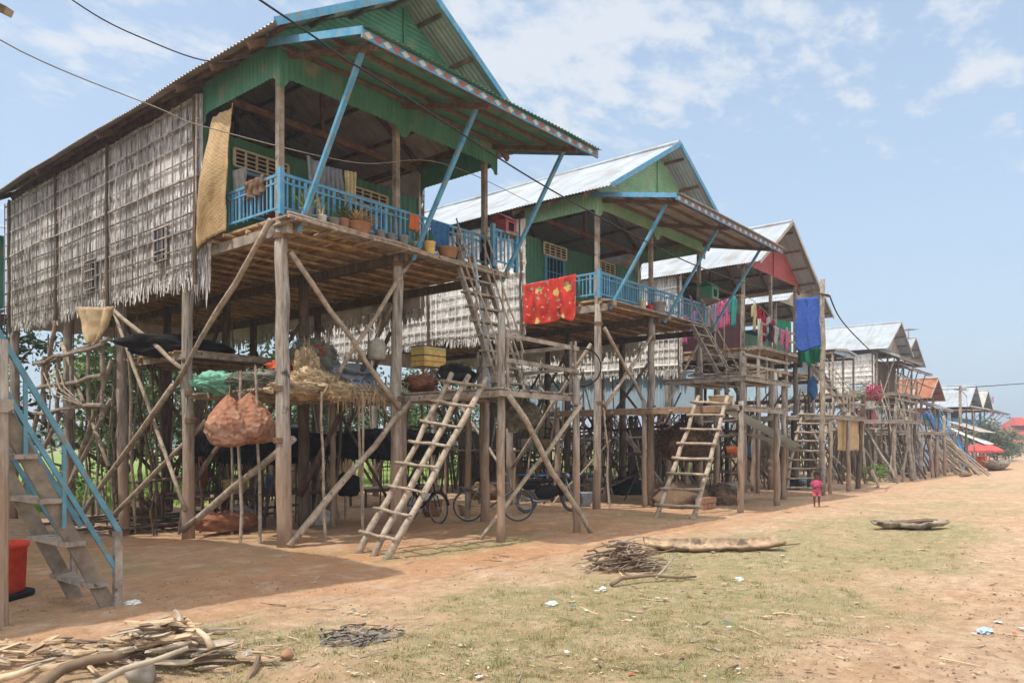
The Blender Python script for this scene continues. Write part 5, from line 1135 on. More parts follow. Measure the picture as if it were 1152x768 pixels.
# hollow log trough
a, b = pZ(728, 613, .1), pZ(880, 611, .1); e = (b-a); Lg = e.length; e.normalize(); sd = V((-e.y, e.x, 0))
ROLL = -.28
def trough(u, v):
    t = u; w = .175*(1-.3*abs(2*t-1)**3)*(1+.25*nz(t*4, 2)+.1*nz(t*14, 5)); an = math.pi*(.08+.84*v)+ROLL
    return a+e*(Lg*t)+sd*(w*math.cos(an))*1.1+V((0, 0, .07-w*.75*math.sin(an)+.05*abs(2*t-1)**4+.02*nz(t*9, v*4, 1)))
tr = tag(MB().sheet(trough, 46, 16, -.05).build('hollow_log', 'log_trough', None, smooth=True), 'long pale hollowed log lying on the grass beside the brushwood', 'log')
branch('thin stick lying past the end of the hollow log', [pZ(862, 616, .03), pZ(880, 613, .05), pZ(900, 611, .03)], .014, .009, 'bark_dark')
# broken dugout boat
a, b = pZ(984, 588, .12), pZ(1066, 588, .12); e = (b-a); Lg = e.length; e.normalize(); sd = V((-e.y, e.x, 0))
def dug(u, v):
    w = .26*math.sin(math.pi*min(1, u*.92+.08))**.7+.02; an = math.pi*v
    return a+e*Lg*u+sd*(w*math.cos(an))+V((0, 0, .03-w*.42*math.sin(an)+.02*abs(2*u-1)**3+.05*nz(u*7, v*5, 2)*(1 if v > .5 else .3)))
dg = empty('dugout_boat', (a+b)/2, 'broken grey dugout boat lying on the grass by the road', 'boat'); MB().sheet(dug, 40, 14, -.035).build('hull', 'old_hull', dg, smooth=True); MB().stick(a+e*.4+sd*.1+V((0, 0, -.02)), b-e*.1+sd*.2+V((0, 0, .02)), .05, .04, 6, .03).build('rib', 'bark_dark', dg)
# burnt patch
AG = 'charred sticks of the burnt out fire'
c0 = pZ(402, 712, 0.02)
tag(MB().lump((c0.x, c0.y, gz(c0.x, c0.y)), (.3, .26, .022), 75, .5, 3, 40, 16, .02, .3).build('ash_heap', 'ash', None, smooth=True), 'flat grey ash of a burnt out fire', 'ash')
for i in range(64):
    q = R.uniform(0, 6.28); s = R.random()**.5; c = c0+ex*s*.42*math.cos(q)+fw*s*.34*math.sin(q); a_ = R.uniform(0, 6.28); l = R.uniform(.05, .2); d = V((math.cos(a_), math.sin(a_), R.uniform(-.1, .15)))
    p = V((c.x, c.y, gz(c.x, c.y)+.03)); tag(MB().stick(p-d*l/2, p+d*l/2, R.uniform(.004, .009), .004, 5, .01, 3).build('charred_stick', R.choice(('ash', 'bark_dark', 'black_stuff', 'wood_bleached')), None), 'half charred stick lying in the burnt out fire', 'stick', AG)
# litter
TG = 'litter scattered over the street'
lt = (('paper_litter', 'white paper scrap lying on the dirt', 'paper scrap', 26), ('straw_litter', 'dry brown leaf lying on the dirt', 'dry leaf', 70), ('tarp_blue', 'blue plastic scrap lying on the dirt', 'plastic scrap', 7), ('plastic_red', 'red plastic scrap lying on the dirt', 'plastic scrap', 7), ('bark_dark', 'dark wood chip lying on the dirt', 'wood chip', 40), ('plastic_yellow', 'yellow plastic scrap lying on the dirt', 'plastic scrap', 4))
for m_, lab, cat, n in lt:
    k = 0
    while k < n:
        p = pZ(R.uniform(60, 1150), R.uniform(580, 765), 0)
        if p.y > 9.3 or nz(p.x*.8, p.y*.8, 31) < R.uniform(-.5, .25): continue
        k += 1; s = R.uniform(.010, .034)*(1.3 if p.x > 8 else 1); an = R.uniform(0, 6.28); z = gz(p.x, p.y)+.02; sd_ = R.uniform(0, 99); ca_, sa = math.cos(an), math.sin(an); asp = R.uniform(.35, .8)
        def f(u, v): x, y = (u-.5)*2*s*(1-.3*v), (v-.5)*2*s*asp; return V((p.x+x*ca_-y*sa, p.y+x*sa+y*ca_, z+s*.35*abs(nz(u*2+sd_, v*2, 3))+.004))
        tag(MB().sheet(f, 4, 4, .002).build(cat.replace(' ', '_'), m_, None), lab, cat, TG)
for (x, y, s, lab) in ((148, 680, .09, 'clear white plastic bag on the dirt at the plank stair'), (620, 680, .08, 'crumpled white plastic bag on the grass below the brushwood'), (678, 662, .05, 'clear plastic cup on the grass beside the brushwood'), (832, 650, .07, 'white plastic bag on the grass below the hollow log'), (1108, 708, .09, 'pale blue plastic bottle lying at the road side')):
    p = pZ(x, y, .02); tag(MB().lump((p.x, p.y, gz(p.x, p.y)+.015), (s, s*.6, .03), int(x), .6, 2.5, 20, 12, .03, .2).build('plastic_bag', 'paper_litter' if x != 1108 else 'tin_blue', None), lab, 'plastic litter')

# ------------------------------------------------------------------ clutter in the shade below the houses
CP2 = 'crooked poles standing among the stilts of the first house'
for i in range(70):
    x, y = R.uniform(7.3, 12.4), R.uniform(15, 21); h = R.uniform(1.8, 4.8); dx, dy = R.gauss(0, .22), R.gauss(0, .22)
    tag(MB().stick((x, y, gz(x, y)-.1), (x+dx, y+dy, h), R.uniform(.016, .034), .016, 6, .06, 6).build('crooked_pole', R.choice(('pole_wood', 'dark_wood', 'plank_grey')), None), 'thin crooked pole standing among the stilts of the first house', 'pole', CP2)
CP = 'grey poles leaning in the shade under the houses'
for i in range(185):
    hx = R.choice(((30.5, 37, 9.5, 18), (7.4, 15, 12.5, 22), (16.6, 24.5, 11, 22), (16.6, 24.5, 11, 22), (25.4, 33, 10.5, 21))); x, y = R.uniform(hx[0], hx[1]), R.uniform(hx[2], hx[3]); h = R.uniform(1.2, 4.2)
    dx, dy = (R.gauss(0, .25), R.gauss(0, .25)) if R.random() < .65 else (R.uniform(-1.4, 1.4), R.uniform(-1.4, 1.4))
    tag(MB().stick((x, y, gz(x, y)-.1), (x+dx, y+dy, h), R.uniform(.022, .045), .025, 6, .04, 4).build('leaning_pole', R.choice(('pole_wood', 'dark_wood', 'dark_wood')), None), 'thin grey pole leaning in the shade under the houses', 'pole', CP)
HP = 'long poles lashed level under the houses'
for i in range(34):
    hx = R.choice(((8, 15, 14.5, 22), (17, 23.5, 11, 21), (17, 23.5, 11, 21), (25.5, 33, 11, 20))); x, y = R.uniform(hx[0], hx[1]-2), R.uniform(hx[2], hx[3]); z = R.choice((.5, .9, 1.3, 1.8, 2.2))+R.uniform(-.15, .15); l = R.uniform(2.5, 5); a = R.choice((0, 1.57))+R.uniform(-.25, .25)
    tag(MB().stick((x, y, z), (x+l*math.cos(a), y+l*math.sin(a), z+R.uniform(-.3, .3)), R.uniform(.03, .05), .03, 6, .04, 5).build('level_pole', R.choice(('pole_wood', 'dark_wood', 'dark_wood')), None), 'long pole lashed level between stilts in the shade', 'pole', HP)
def brush_fence(label, a, b, h, m='dark_wood', gap=.09):
    a, b = V(a), V(b); d = b-a; n = int(d.length/gap); mb = MB()
    for i in range(n):
        p = a+d*((i+R.random()*.8)/n); z = gz(p.x, p.y)-.1; mb.stick((p.x, p.y, z), (p.x+R.uniform(-.2, .2), p.y+R.uniform(-.15, .15), h*R.uniform(.7, 1.1)), .02, .012, 4, .04, 3)
    for z in (.35, .8): mb.stick((a.x, a.y, h*z), (b.x, b.y, h*z), .03, .03, 5, .05, 8)
    tag(mb.build('brush_fence', m, None), label, 'fence', 'brush fences behind the stilts')
brush_fence('brush fence of thin sticks closing the gap behind the first house', (12.5, 21.5, 0), (18, 22.5, 0), 1.9); brush_fence('brush fence of thin sticks behind the second house', (18.2, 21.5, 0), (26, 22, 0), 2.4); brush_fence('brush fence behind the red gabled house', (26.2, 21.5, 0), (36, 22, 0), 2.6); brush_fence('tall brush fence behind the far decks', (36.2, 20, 0), (52, 21, 0), 3.0, gap=.14)
for i, (x0, y0, x1, y1, z0, z1, m_, lab) in enumerate(((25.55, 20.5, 25.55, 12.6, 2.75, 4.35, 'tin_blue', 'pale blue corrugated sheets closing the side under the red gabled house'), (13.4, 20.8, 16.4, 20.6, .3, 2.0, 'woven_mat', 'tan woven panel standing behind the long black nets'), (19.5, 18.5, 22.5, 18.3, .2, 2.1, 'dark_wood', 'dark board panel standing under the second house'), (33.5, 14.5, 39, 14.3, .2, 2.4, 'dark_wood', 'dark board panel under the green walled house'), (28, 17, 32, 16.8, .2, 2.3, 'dark_wood', 'dark board panel under the red gabled house'))):
    mb = MB(); mb.corrwall((x0, y0), (x1, y1), lambda u: z1, lambda u: z0, .14, .012, 1); mb.corrwall((x1, y1+.03), (x0, y0+.03), lambda u: z1, lambda u: z0, .14, .012, 1); t = empty('screen_panel', ((x0+x1)/2, (y0+y1)/2, 0), lab, 'panel', 'panels standing under the houses'); mb.build('sheet', m_, t)
    for k in (0, .5, 1): MB().stick((x0+(x1-x0)*k, y0+(y1-y0)*k+.08, -.2), (x0+(x1-x0)*k, y0+(y1-y0)*k+.08, z1+.1), .04, .035, 6, .01).build('post', 'dark_wood', t)
for i, (x0, y0, x1, y1, z0, z1, m_, lab) in enumerate(((41, 12.6, 46, 12.3, .2, 2.2, 'dark_wood', 'dark board panel behind the far plank deck'), (50, 13.4, 56, 13.1, .1, 2.6, 'dark_wood', 'dark board panel below the rusty roofed house'), (56.5, 12.9, 64, 12.7, .1, 3.0, 'tin_blue', 'pale blue sheet wall near the bright blue stair'))):
    mb = MB(); mb.corrwall((x0, y0), (x1, y1), lambda u: z1, lambda u: z0, .14, .012, 1); mb.corrwall((x1, y1+.03), (x0, y0+.03), lambda u: z1, lambda u: z0, .14, .012, 1); t = empty('screen_panel', ((x0+x1)/2, (y0+y1)/2, 0), lab, 'panel', 'panels standing under the houses'); mb.build('sheet', m_, t)
    for k in (0, .5, 1): MB().stick((x0+(x1-x0)*k, y0+(y1-y0)*k+.08, -.2), (x0+(x1-x0)*k, y0+(y1-y0)*k+.08, z1+.1), .04, .035, 6, .01).build('post', 'dark_wood', t)
# rope lashings where braces and shelves meet the front posts
for x, y, z in ((7.2, 10.84, 2.55), (7.2, 10.84, 1.72), (7.2, 10.84, 5.0), (9.69, 10.84, 2.5), (9.69, 10.84, 5.0), (7.2, 13.7, 2.6), (7.2, 13.7, 2.1), (7.2, 16.8, 2.4)):
    MB().lathe((x, y, z), [(.118+.006*(k % 2), .012*k-.05) for k in range(9)], 14, False).build('rope_lashing', 'hemp_brown', H1)
for x, y, z in ((16.44, 10.84, 2.7), (16.44, 10.84, 4.7), (19.14, 10.84, 2.7), (19.14, 10.84, 4.6)):
    MB().lathe((x, y, z), [(.112+.006*(k % 2), .012*k-.05) for k in range(9)], 14, False).build('rope_lashing', 'hemp_brown', H2)
WS = 'firewood sticks piled on the upper shelf'
for i in range(60):
    x = R.uniform(20.5, 23.2); y = R.uniform(9.0, 10.8); z = 3.6+R.random()**1.5*.5; a = R.gauss(.1, .35); l = R.uniform(.5, 1.3)
    tag(MB().stick((x-l/2*math.cos(a), y-l/2*math.sin(a), z), (x+l/2*math.cos(a), y+l/2*math.sin(a), z+R.uniform(-.05, .1)), R.uniform(.012, .03), .012, 5, .02, 3).build('firewood_stick', R.choice(('pole_wood', 'bark_dark', 'plank_grey')), None), 'firewood stick piled on the upper shelf by the second house', 'stick', WS)
for k, (x, y, s, m_, lab) in enumerate(((17.6, 15.5, .7, 'hemp_brown', 'brown net heap deep in the shade under the second house'), (22.4, 13.5, .8, 'black_stuff', 'black net heap in the shade by the rear deck posts'), (24, 16, .7, 'net_grey', 'grey net heap in the shade between second and third house'), (28.6, 10.5, .6, 'black_stuff', 'black net heap under the pole deck'), (13.9, 14.5, .5, 'sack_white', 'pale sack standing in the shade beyond the bicycles'), (35.5, 11.5, .7, 'hemp_brown', 'brown net heap under the sagging stick deck'), (31.8, 11.2, .5, 'tarp_bluegrey', 'grey tarp bundle beside the pole deck'))):
    heap('net_heap' if 'net' in lab else ('sack' if 'sack' in lab else 'tarp_bundle'), lab, (x, y, gz(x, y)+.15), (s, s*.8, s*.6), m_, 80+k, 'net' if 'net' in lab else ('sack' if 'sack' in lab else 'tarp'), strands=30, flat=.3, group='heaps in the shade under the houses')
heap('net_bundle', 'bundle of grey nets hanging below the first platform', (11.7, 9.6, 2.25), (.45, .35, .3), 'net_grey', 91, 'net', strands=80, amp=.5, fr=2.5, fine=.2, group='heaps in the shade under the houses')
t = empty('bicycle_frame', (0, 0, 0)) if False else None

platform('low bed of sticks deep under the first house', 8.4, 11.6, 15.2, 17.6, .55, [(8.5, 15.3), (11.5, 15.3), (8.5, 17.5), (11.5, 17.5)], slat='dark_wood', along='x', sticks=True, edge=False, pr=.04)
platform('stick shelf hung between the rear stilts of the second house', 17.2, 20.4, 14.2, 17.2, 1.5, [(17.3, 14.3), (20.3, 14.3), (17.3, 17.1), (20.3, 17.1)], slat='dark_wood', along='x', sticks=True, edge=False, pr=.045)
platform('stick shelf in the shade under the red gabled house', 25.8, 29, 11.4, 14.4, 1.25, [(25.9, 11.5), (28.9, 11.5), (25.9, 14.3), (28.9, 14.3)], slat='dark_wood', along='x', sticks=True, edge=False, pr=.045)
def basket(label, c, r, h, m):
    t = empty('basket', c, label, 'basket', 'baskets and tubs in the shade'); MB().lathe(c, [(r*.7, 0), (r*.95, h*.3), (r, h*.8), (r*1.03, h), (r*.94, h), (r*.9, h*.4)], 18, False).build('bowl', m, t, smooth=True); MB().torus((c[0], c[1], c[2]+h), r, .016, (0, 0, 1), 20, 5).build('rim', m, t, smooth=True)
for x, y, z, r, h, m, lab in ((9.2, 15.6, .57, .26, .3, 'woven_mat', 'woven basket on the low stick bed'), (10.3, 15.7, .57, .22, .34, 'tarp_blue', 'blue tub on the low stick bed'), (12.9, 13.2, 0, .24, .36, 'net_brown', 'brown tub on the ground beyond the thick post'), (13.6, 12.6, 0, .3, .25, 'woven_mat', 'wide woven basket on the ground beyond the bicycles'), (18.2, 14.6, 1.52, .25, .3, 'plastic_grey', 'grey tub on the hung stick shelf'), (19.2, 14.7, 1.52, .3, .28, 'woven_mat', 'woven basket on the hung stick shelf'), (17.1, 11.8, 0, .28, .36, 'tarp_bluegrey', 'dull grey tub on the ground behind the front post of the second house'), (26.6, 11.7, 1.27, .28, .3, 'orange_cloth', 'orange tub on the shelf under the red gabled house'), (27.8, 11.8, 1.27, .24, .34, 'tarp_blue', 'blue tub on the shelf under the red gabled house'), (23.6, 10.6, 0, .3, .4, 'plastic_grey', 'grey tub on the ground between second and third house')):
    basket(lab, (x, y, z if z else gz(x, y)), r, h, m)
TW = 'twigs scattered on the street'
k = 0
while k < 130:
    p = pZ(R.uniform(300, 1150), R.uniform(575, 765), 0); 
    k += 1; a = R.uniform(0, 6.28); l = R.uniform(.05, .22)*(1+p.length/18); z = gz(p.x, p.y)+fine(p.x, p.y)+.008; 
    if p.y > 9.5: continue
    tag(MB().stick((p.x-l/2*math.cos(a), p.y-l/2*math.sin(a), z), (p.x+l/2*math.cos(a), p.y+l/2*math.sin(a), z+R.uniform(0, .03)), R.uniform(.003, .008)*(1+p.length/25), .003, 5, .012, 3).build('twig', R.choice(('bark_dark', 'pole_wood', 'wood_pale')), None), 'dry twig lying on the street ground', 'twig', TW)
# ------------------------------------------------------------------ goods and clutter along the far row
c = pY(978, 452, 10.0); t = empty('bougainvillea', c-V((0, 0, .3)), 'potted bougainvillea with vivid pink blossoms on a deck post', 'plant')
mb = MB(); leafball(mb, c+V((0, 0, .35)), .55, 260, .14); leafball(mb, c+V((.6, 0, .15)), .5, 200, .14); mb.build('foliage', 'leaf_light', t)
mb = MB(); leafball(mb, c+V((-.1, -.15, .45)), .42, 240, .13); leafball(mb, c+V((.3, -.2, .1)), .2, 70, .12); mb.build('blossom', 'bloom', t); MB().lathe(c-V((0, 0, .3)), [(.18, 0), (.26, .3), (.28, .34), (.24, .34)], 14).build('bowl', 'white_paint', t); MB().stick(c+V((0, 0, -.1)), c+V((.2, 0, .5)), .03, .02).build('stem', 'bark_dark', t)
cloth('woven_mat', 'brown woven panel hanging below the bougainvillea deck', pY(943, 468, 8.5), pY(968, 470, 8.5), 1.2, 'woven_mat', 'panel', 1, .05, seed=4)
p = pZ(985, 548, 0); tag(MB().box((p.x, p.y, .33), (.8, .05, .75), .2, -.35).build('plywood_board', 'pole_wood', None), 'plywood board leaning at the foot of the far stilts', 'board')
for k in range(3):
    p = pZ(1000+9*k, 545-2*k, 0); tree('weedy_bush', ('low green weed at the foot of the far stilts', 'small weed between two far stilts', 'scrubby weed beside the plywood board')[k], p.x, p.y+.6, .8, .5, 'leaf_light', .12, 300, 'weeds at the far stilts', False, 5, .1)
FS = 'loose poles leaning along the far stilts'
for i in range(95):
    x = R.uniform(33, 56); y = R.uniform(8.4, 12.5); dx, dy = R.uniform(-1.6, 1.6), R.uniform(-.6, 1.8); h = R.uniform(2.0, 4.0)
    tag(MB().stick((x, y, -.1), (x+dx, y+dy, h), R.uniform(.035, .065), .03, 6, .05, 4).build('leaning_pole', R.choice(('plank_grey', 'dark_wood', 'dark_wood')), None), 'grey pole leaning among the far stilts', 'pole', FS)
for i in range(30):
    x = R.uniform(46.4, 50.4); y = 8.2+R.uniform(-.5, .8); tag(MB().stick((x, y-R.uniform(.2, 1.2), -.1), (x-R.uniform(0, 1), y+1.2, R.uniform(1.0, 2.6)), .05, .04, 6, .03, 3).build('leaning_pole', 'pole_wood', None), 'short pale pole leaning on the dark deck at the street end', 'pole', 'short poles leaning on the dark deck')
for i, (x0, x1, y, z) in enumerate(((24, 33, 12.3, 1.9), (33, 44, 11.2, 2.2), (40, 52, 11.8, 3.5))):
    tag(MB().stick((x0, y, z), (x1, y-.4, z+.3), .07, .06, 7, .06, 6).build('long_pole', 'plank_grey', None), ('long pole lashed across under the red gabled house', 'long pole lashed across below the bougainvillea', 'long pole lashed across before the pale woven wall')[i], 'pole')
cloth('tarpaulin', 'sky blue tarpaulin sloping beside the rusty roofed house', pY(1040, 462, 11.2), pY(1052, 470, 10.8), 2.2, 'tarp_blue', 'tarp', 3, .15, out=(1, -1, 0), drape=.8)
cloth('tarpaulin', 'large blue tarpaulin draped over the small deck', pY(1052, 475, 11.0), pY(1068, 482, 10.4), 2.3, 'tarp_blue', 'tarp', 3, .2, out=(1, -1, 0), drape=1.2, seed=3)
a = V((69.5, 10.2, 3.0)); tag(MB().corr((70.5, 13.0, 3.0), (4.5, 0, 0), (.6, -2.6, -1.3), .3, .02, 4).build('white_awning', 'white_paint', None), 'white sloping awning sheet before the red boarded house', 'awning'); tag(MB().corr((73, 13.4, 3.6), (8, 0, 0), (0, -2.4, -.9), .3, .03, 4).build('tin_awning', 'tin_old', None), 'long dark tin awning before the red boarded house', 'awning')
def umbrella(label, x, y, h, r):
    t = empty('market_umbrella', (x, y, 0), label, 'umbrella', 'red market umbrellas at the street end'); mb = MB(); n = 16; vs = [(x, y, h)]; fs = []
    for q, z in ((.5, h-.18), (1.0, h-.5)):
        for j in range(n): a = 6.283*j/n; k = 1 if j % 2 == 0 else .95; vs.append((x+r*q*k*math.cos(a), y+r*q*k*math.sin(a), z))
    for j in range(n): k = (j+1) % n; fs += [(0, 1+j, 1+k), (1+j, 1+n+j, 1+n+k, 1+k)]
    mb.add(vs, fs); vs2 = []
    for j in range(n): a = 6.283*j/n; vs2 += [(x+r*math.cos(a), y+r*math.sin(a), h-.5), (x+r*math.cos(a), y+r*math.sin(a), h-.66)]
    mb.add(vs2, [(2*j, 2*j+1, (2*j+3) % (2*n), (2*j+2) % (2*n)) for j in range(n)]); mb.build('canopy', 'umbrella_red', t); MB().tube([(x, y, 0), (x, y, h)], .025, 8).build('pole', 'plank_grey', t)
p = pD(1099, 500, 54); umbrella('red market umbrella above the orange ice box', p.x, p.y, 1.75, 1.0); p = pD(1113, 500, 60); umbrella('paler red market umbrella behind the first one', p.x, p.y, 1.7, 1.0)
p = pZ(1103, 526, 0); t = empty('ice_box', (p.x, p.y, 0), 'orange ice box under the red umbrella', 'box'); MB().box((p.x, p.y, .4), (1.0, .7, .7)).build('box', 'orange_cloth', t); MB().box((p.x, p.y, .79), (1.04, .74, .08)).build('lid', 'orange_cloth', t)
a, b = pZ(1109, 530, 0), pZ(1132, 527, 0); e = b-a; Lg = e.length; e.normalize(); sd = V((-e.y, e.x, 0))
def boat(u, v):
    w = .55*math.sin(math.pi*min(1, max(0, u*.9+.05)))**.6; an = math.pi*v
    return a+e*Lg*u+sd*(w*math.cos(an))+V((0, 0, .45-.42*math.sin(an)*min(1, w*2)+.3*abs(2*u-1)**2.5))
bt = empty('wooden_boat', (a+b)/2, 'small wooden rowing boat on the dirt in front of the umbrellas', 'boat'); MB().sheet(boat, 24, 12, -.04).build('hull', 'old_hull', bt, smooth=True); MB().beam(a+e*Lg*.35-sd*.5+V((0, 0, .42)), a+e*Lg*.35+sd*.5+V((0, 0, .42)), .2, .04).beam(a+e*Lg*.65-sd*.5+V((0, 0, .42)), a+e*Lg*.65+sd*.5+V((0, 0, .42)), .2, .04).build('thwart', 'plank_grey', bt)
p = pZ(1084, 536, 0); tag(MB().stick((p.x-.7, p.y, .1), (p.x+.7, p.y-.2, .12), .11, .1, 8, .02).build('log', 'bark_dark', None), 'dark log lying on the dirt before the leaning poles', 'log')
# power poles
PP = 'power poles along the far street'
tops = []
for (x, y, d, lab) in ((1080, 434, 66, 'tall power pole before the blue balcony'), (1103, 447, 84, 'second power pole, behind the umbrellas'), (1136, 468, 130, 'distant power pole near the temple roof')):
    p = pD(x, y, d); t = empty('power_pole', (p.x, p.y, 0), lab, 'pole', PP); MB().stick((p.x, p.y, -.2), (p.x, p.y, p.z), .14, .1, 8, .03, 5).build('shaft', 'plank_grey', t); MB().beam((p.x-.4, p.y+.4, p.z-.3), (p.x+.4, p.y-.4, p.z-.3), .08, .1).build('crossarm', 'dark_wood', t); tops.append(V((p.x, p.y, p.z-.25)))
for a, b, lab in ((V((52, 12.4, 6.2)), tops[0], 'cable from the woven-walled house to the first power pole'), (tops[0], tops[1], 'cable between the two far power poles'), (tops[1], tops[2], 'cable from the second power pole towards the temple')):
    m_ = (a+b)/2-V((0, 0, .5)); cable(lab, [a, m_, b], .03, 'cable_black')
cable('cable crossing the sky at the street end', [tops[0]+V((0, 0, .1)), (tops[0]+V((60, -22, 5)))/1+V((0, 0, -.8)), tops[0]+V((120, -44, 3))], .04, 'cable_black')
p = pD(1116, 446, 190); t = empty('radio_mast', (p.x, p.y, 0), 'thin red and white lattice mast beyond the trees', 'mast')
for k in range(8): 
    h0, h1 = p.z*k/8, p.z*(k+1)/8; mb = MB()
    for q in range(3): aa = q*2.094; mb.tube([(p.x+.4*math.cos(aa), p.y+.4*math.sin(aa), h0), (p.x+.4*math.cos(aa), p.y+.4*math.sin(aa), h1)], .06, 4).tube([(p.x+.4*math.cos(aa), p.y+.4*math.sin(aa), h0), (p.x+.4*math.cos(aa+2.094), p.y+.4*math.sin(aa+2.094), h1)], .04, 4)
    mb.build('mast_section', 'red_paint' if k % 2 else 'white_paint', t)
# tv antenna
p = pY(1022, 378, 13.5); t = empty('antenna', p-V((0, 0, 1.2)), 'television antenna on the roof of the far white gabled house', 'antenna'); MB().tube([p-V((0, 0, 1.4)), p+V((0, 0, .6))], .03, 6).build('mast', 'plank_grey', t); mb = MB(); mb.tube([p+V((-.6, .2, .4)), p+V((.7, -.2, .5))], .025, 5)
for k in range(5): q = p+V((-.5+.27*k, .15-.08*k, .42+.02*k)); mb.tube([q-V((.1, .4, 0)), q+V((.1, .4, 0))], .02, 4)
mb.build('elements', 'plank_grey', t)
# temple with red tiers and golden spire
p = pD(1155, 500, 170); X, Y = p.x, p.y; t = empty('temple', (X, Y, 0), 'temple with red tiled roof tiers and golden spire at the street end', 'temple')
MB().box((X, Y, 2.0), (9, 7, 4.0), A-1.57).build('wall', 'cream_paint', t)
for k, (w, d, z0, z1) in enumerate(((12, 9, 3.6, 6.0), (8, 6, 5.8, 7.6))):
    mb = MB(); ca_, sa = math.cos(A-1.57), math.sin(A-1.57); rot = lambda x, y, z: (X+x*ca_-y*sa, Y+x*sa+y*ca_, z)
    v = [rot(-w/2, -d/2, z0), rot(w/2, -d/2, z0), rot(w/2, d/2, z0), rot(-w/2, d/2, z0), rot(-w*.36, 0, z1), rot(w*.36, 0, z1)]
    mb.add(v, [(0, 1, 5, 4), (2, 3, 4, 5), (1, 2, 5), (3, 0, 4), (0, 3, 2, 1)]); mb.build('roof', 'roof_tile_red', t)
MB().lathe((X, Y, 7.2), [(1.1, 0), (1.0, .3), (.65, .6), (.7, .7), (.4, 1.2), (.42, 1.3), (.2, 1.8), (.07, 2.6), (.02, 3.1)], 12).build('spire', 'gold', t)
# stalls far down the street
for i, (x, d, m_, lab) in enumerate(((1122, 100, 'tarp_blue', 'stall with blue sheet roof far down the street'), (1133, 115, 'roof_tile_red', 'stall with red sheet roof far down the street'), (1144, 125, 'orange_cloth', 'stall with orange sheet roof far down the street'), (1156, 140, 'tarp_bluegrey', 'stall with grey sheet roof farthest down the street'))):
    p = pD(x, 500, d); t = empty('market_stall', (p.x, p.y, 0), lab, 'stall', 'market stalls far down the street'); MB().corr((p.x-1.6, p.y-1.6, 2.0), (3.2, 0, 0), (0, 3.2, .6), .4, .04, 3).build('roof', m_, t)
    for sx in (-1.4, 1.4):
        for sy in (-1.4, 1.4): MB().stick((p.x+sx, p.y+sy, -.1), (p.x+sx, p.y+sy, 2.3), .06, .05).build('post', 'dark_wood', t)
    MB().box((p.x, p.y, .45), (2.4, 1.2, .9), .2).build('counter', 'pole_wood', t)
# ------------------------------------------------------------------ trees
T1 = [(3.5, 29, 6.4, 2.2, 'leaf_mid', 'leafy tree right behind the rear stilts of the first house'), (8.2, 28.5, 6.2, 2.4, 'leaf_dark', 'darker leafy tree right behind the high shelf'), (12.2, 28, 6.0, 2.4, 'leaf_mid', 'leafy tree close behind the black nets'), (16.5, 27.5, 6.2, 2.6, 'leaf_mid', 'leafy tree close behind the brush fence of the first gap'), (21, 28, 6.0, 2.6, 'leaf_dark', 'darker leafy tree close behind the second house'), (27, 27, 5.8, 2.6, 'leaf_mid', 'leafy tree close behind the third house'), (35, 28, 6, 2.8, 'leaf_mid', 'leafy tree close behind the green walled house'), (-2, 36, 5.5, 2.8, 'leaf_mid', 'round mid green tree far beyond the plank stair'), (5.5, 33, 6.6, 2.6, 'leaf_light', 'pale green tree seen through the rearmost stilts'), (9.5, 38, 7.5, 3.2, 'leaf_mid', 'dense green tree behind the high shelf'), (14, 33, 6.0, 2.6, 'leaf_light', 'light green tree behind the black nets'),
      (18.5, 36, 6.5, 3, 'leaf_mid', 'green tree behind the gap between first and second house'), (25, 37, 6.0, 3, 'leaf_light', 'light tree behind the second house'), (32, 38, 6, 3, 'leaf_mid', 'dark green tree behind the second house stilts'), (40, 38, 6, 3.2, 'leaf_mid', 'green tree behind the red gabled house stilts'), (50, 40, 6, 3.4, 'leaf_light', 'light green tree behind the far decks')]
for x, y, h, cr, m_, lab in T1: tree('broadleaf_tree', lab, x, y, h, cr, m_, .24, 3200, 'trees behind the houses', True, 14, .14)
for i in range(16):
    x = -4+i*3.9+R.uniform(-1, 1); y = R.uniform(28, 32); tree('bush', 'low green bush behind the stilts of the house row', x, y, R.uniform(1.3, 2.4), R.uniform(1.1, 1.7), R.choice(('leaf_light', 'leaf_mid')), .18, 600, 'bushes behind the house row', False, 6, .05, z0=-.1)
mat('leaf_grey', srgb(128, 134, 108), srgb(96, 104, 82), scale=.9, island=.35, transl=.25, rough=.8)
T2 = [(1121, 62, 3.4, 2.6, 'leaf_grey', 'grey green tree between the power poles and the temple'), (1114, 80, 3.6, 3, 'leaf_grey', 'bushy tree left of the radio mast'), (1131, 110, 3.0, 3.6, 'leaf_dark', 'dark bushy tree before the temple'), (1150, 128, 2.8, 4.5, 'leaf_dark', 'dark broad tree in front of the temple wall'), (1172, 135, 3.2, 5, 'leaf_dark', 'dark tree beside the temple'), (1200, 140, 5, 6, 'leaf_mid', 'broad tree at the far road side'), (1235, 150, 7, 6, 'leaf_mid', 'last broad tree at the far road side')]
for x, d, h, cr, m_, lab in T2:
    p = pD(x, 500, d*1.25); tree('broadleaf_tree', lab, p.x, p.y, h*1.15, cr, m_, .35, 2200, 'trees at the street end', True, 12, .12, z0=0)
# distant hedge line so the plain ends in trees
mb = MB()
for i in range(900):
    a = R.uniform(-1.2, 2.6); d = R.uniform(230, 330); x, y = d*math.cos(a), d*math.sin(a); leafball(mb, (x, y, R.uniform(1, 4.5)), 4.5, 14, 2.6)
tag(mb.build('treeline', 'leaf_dark', None), 'distant line of trees round the plain', None, None, 'stuff')
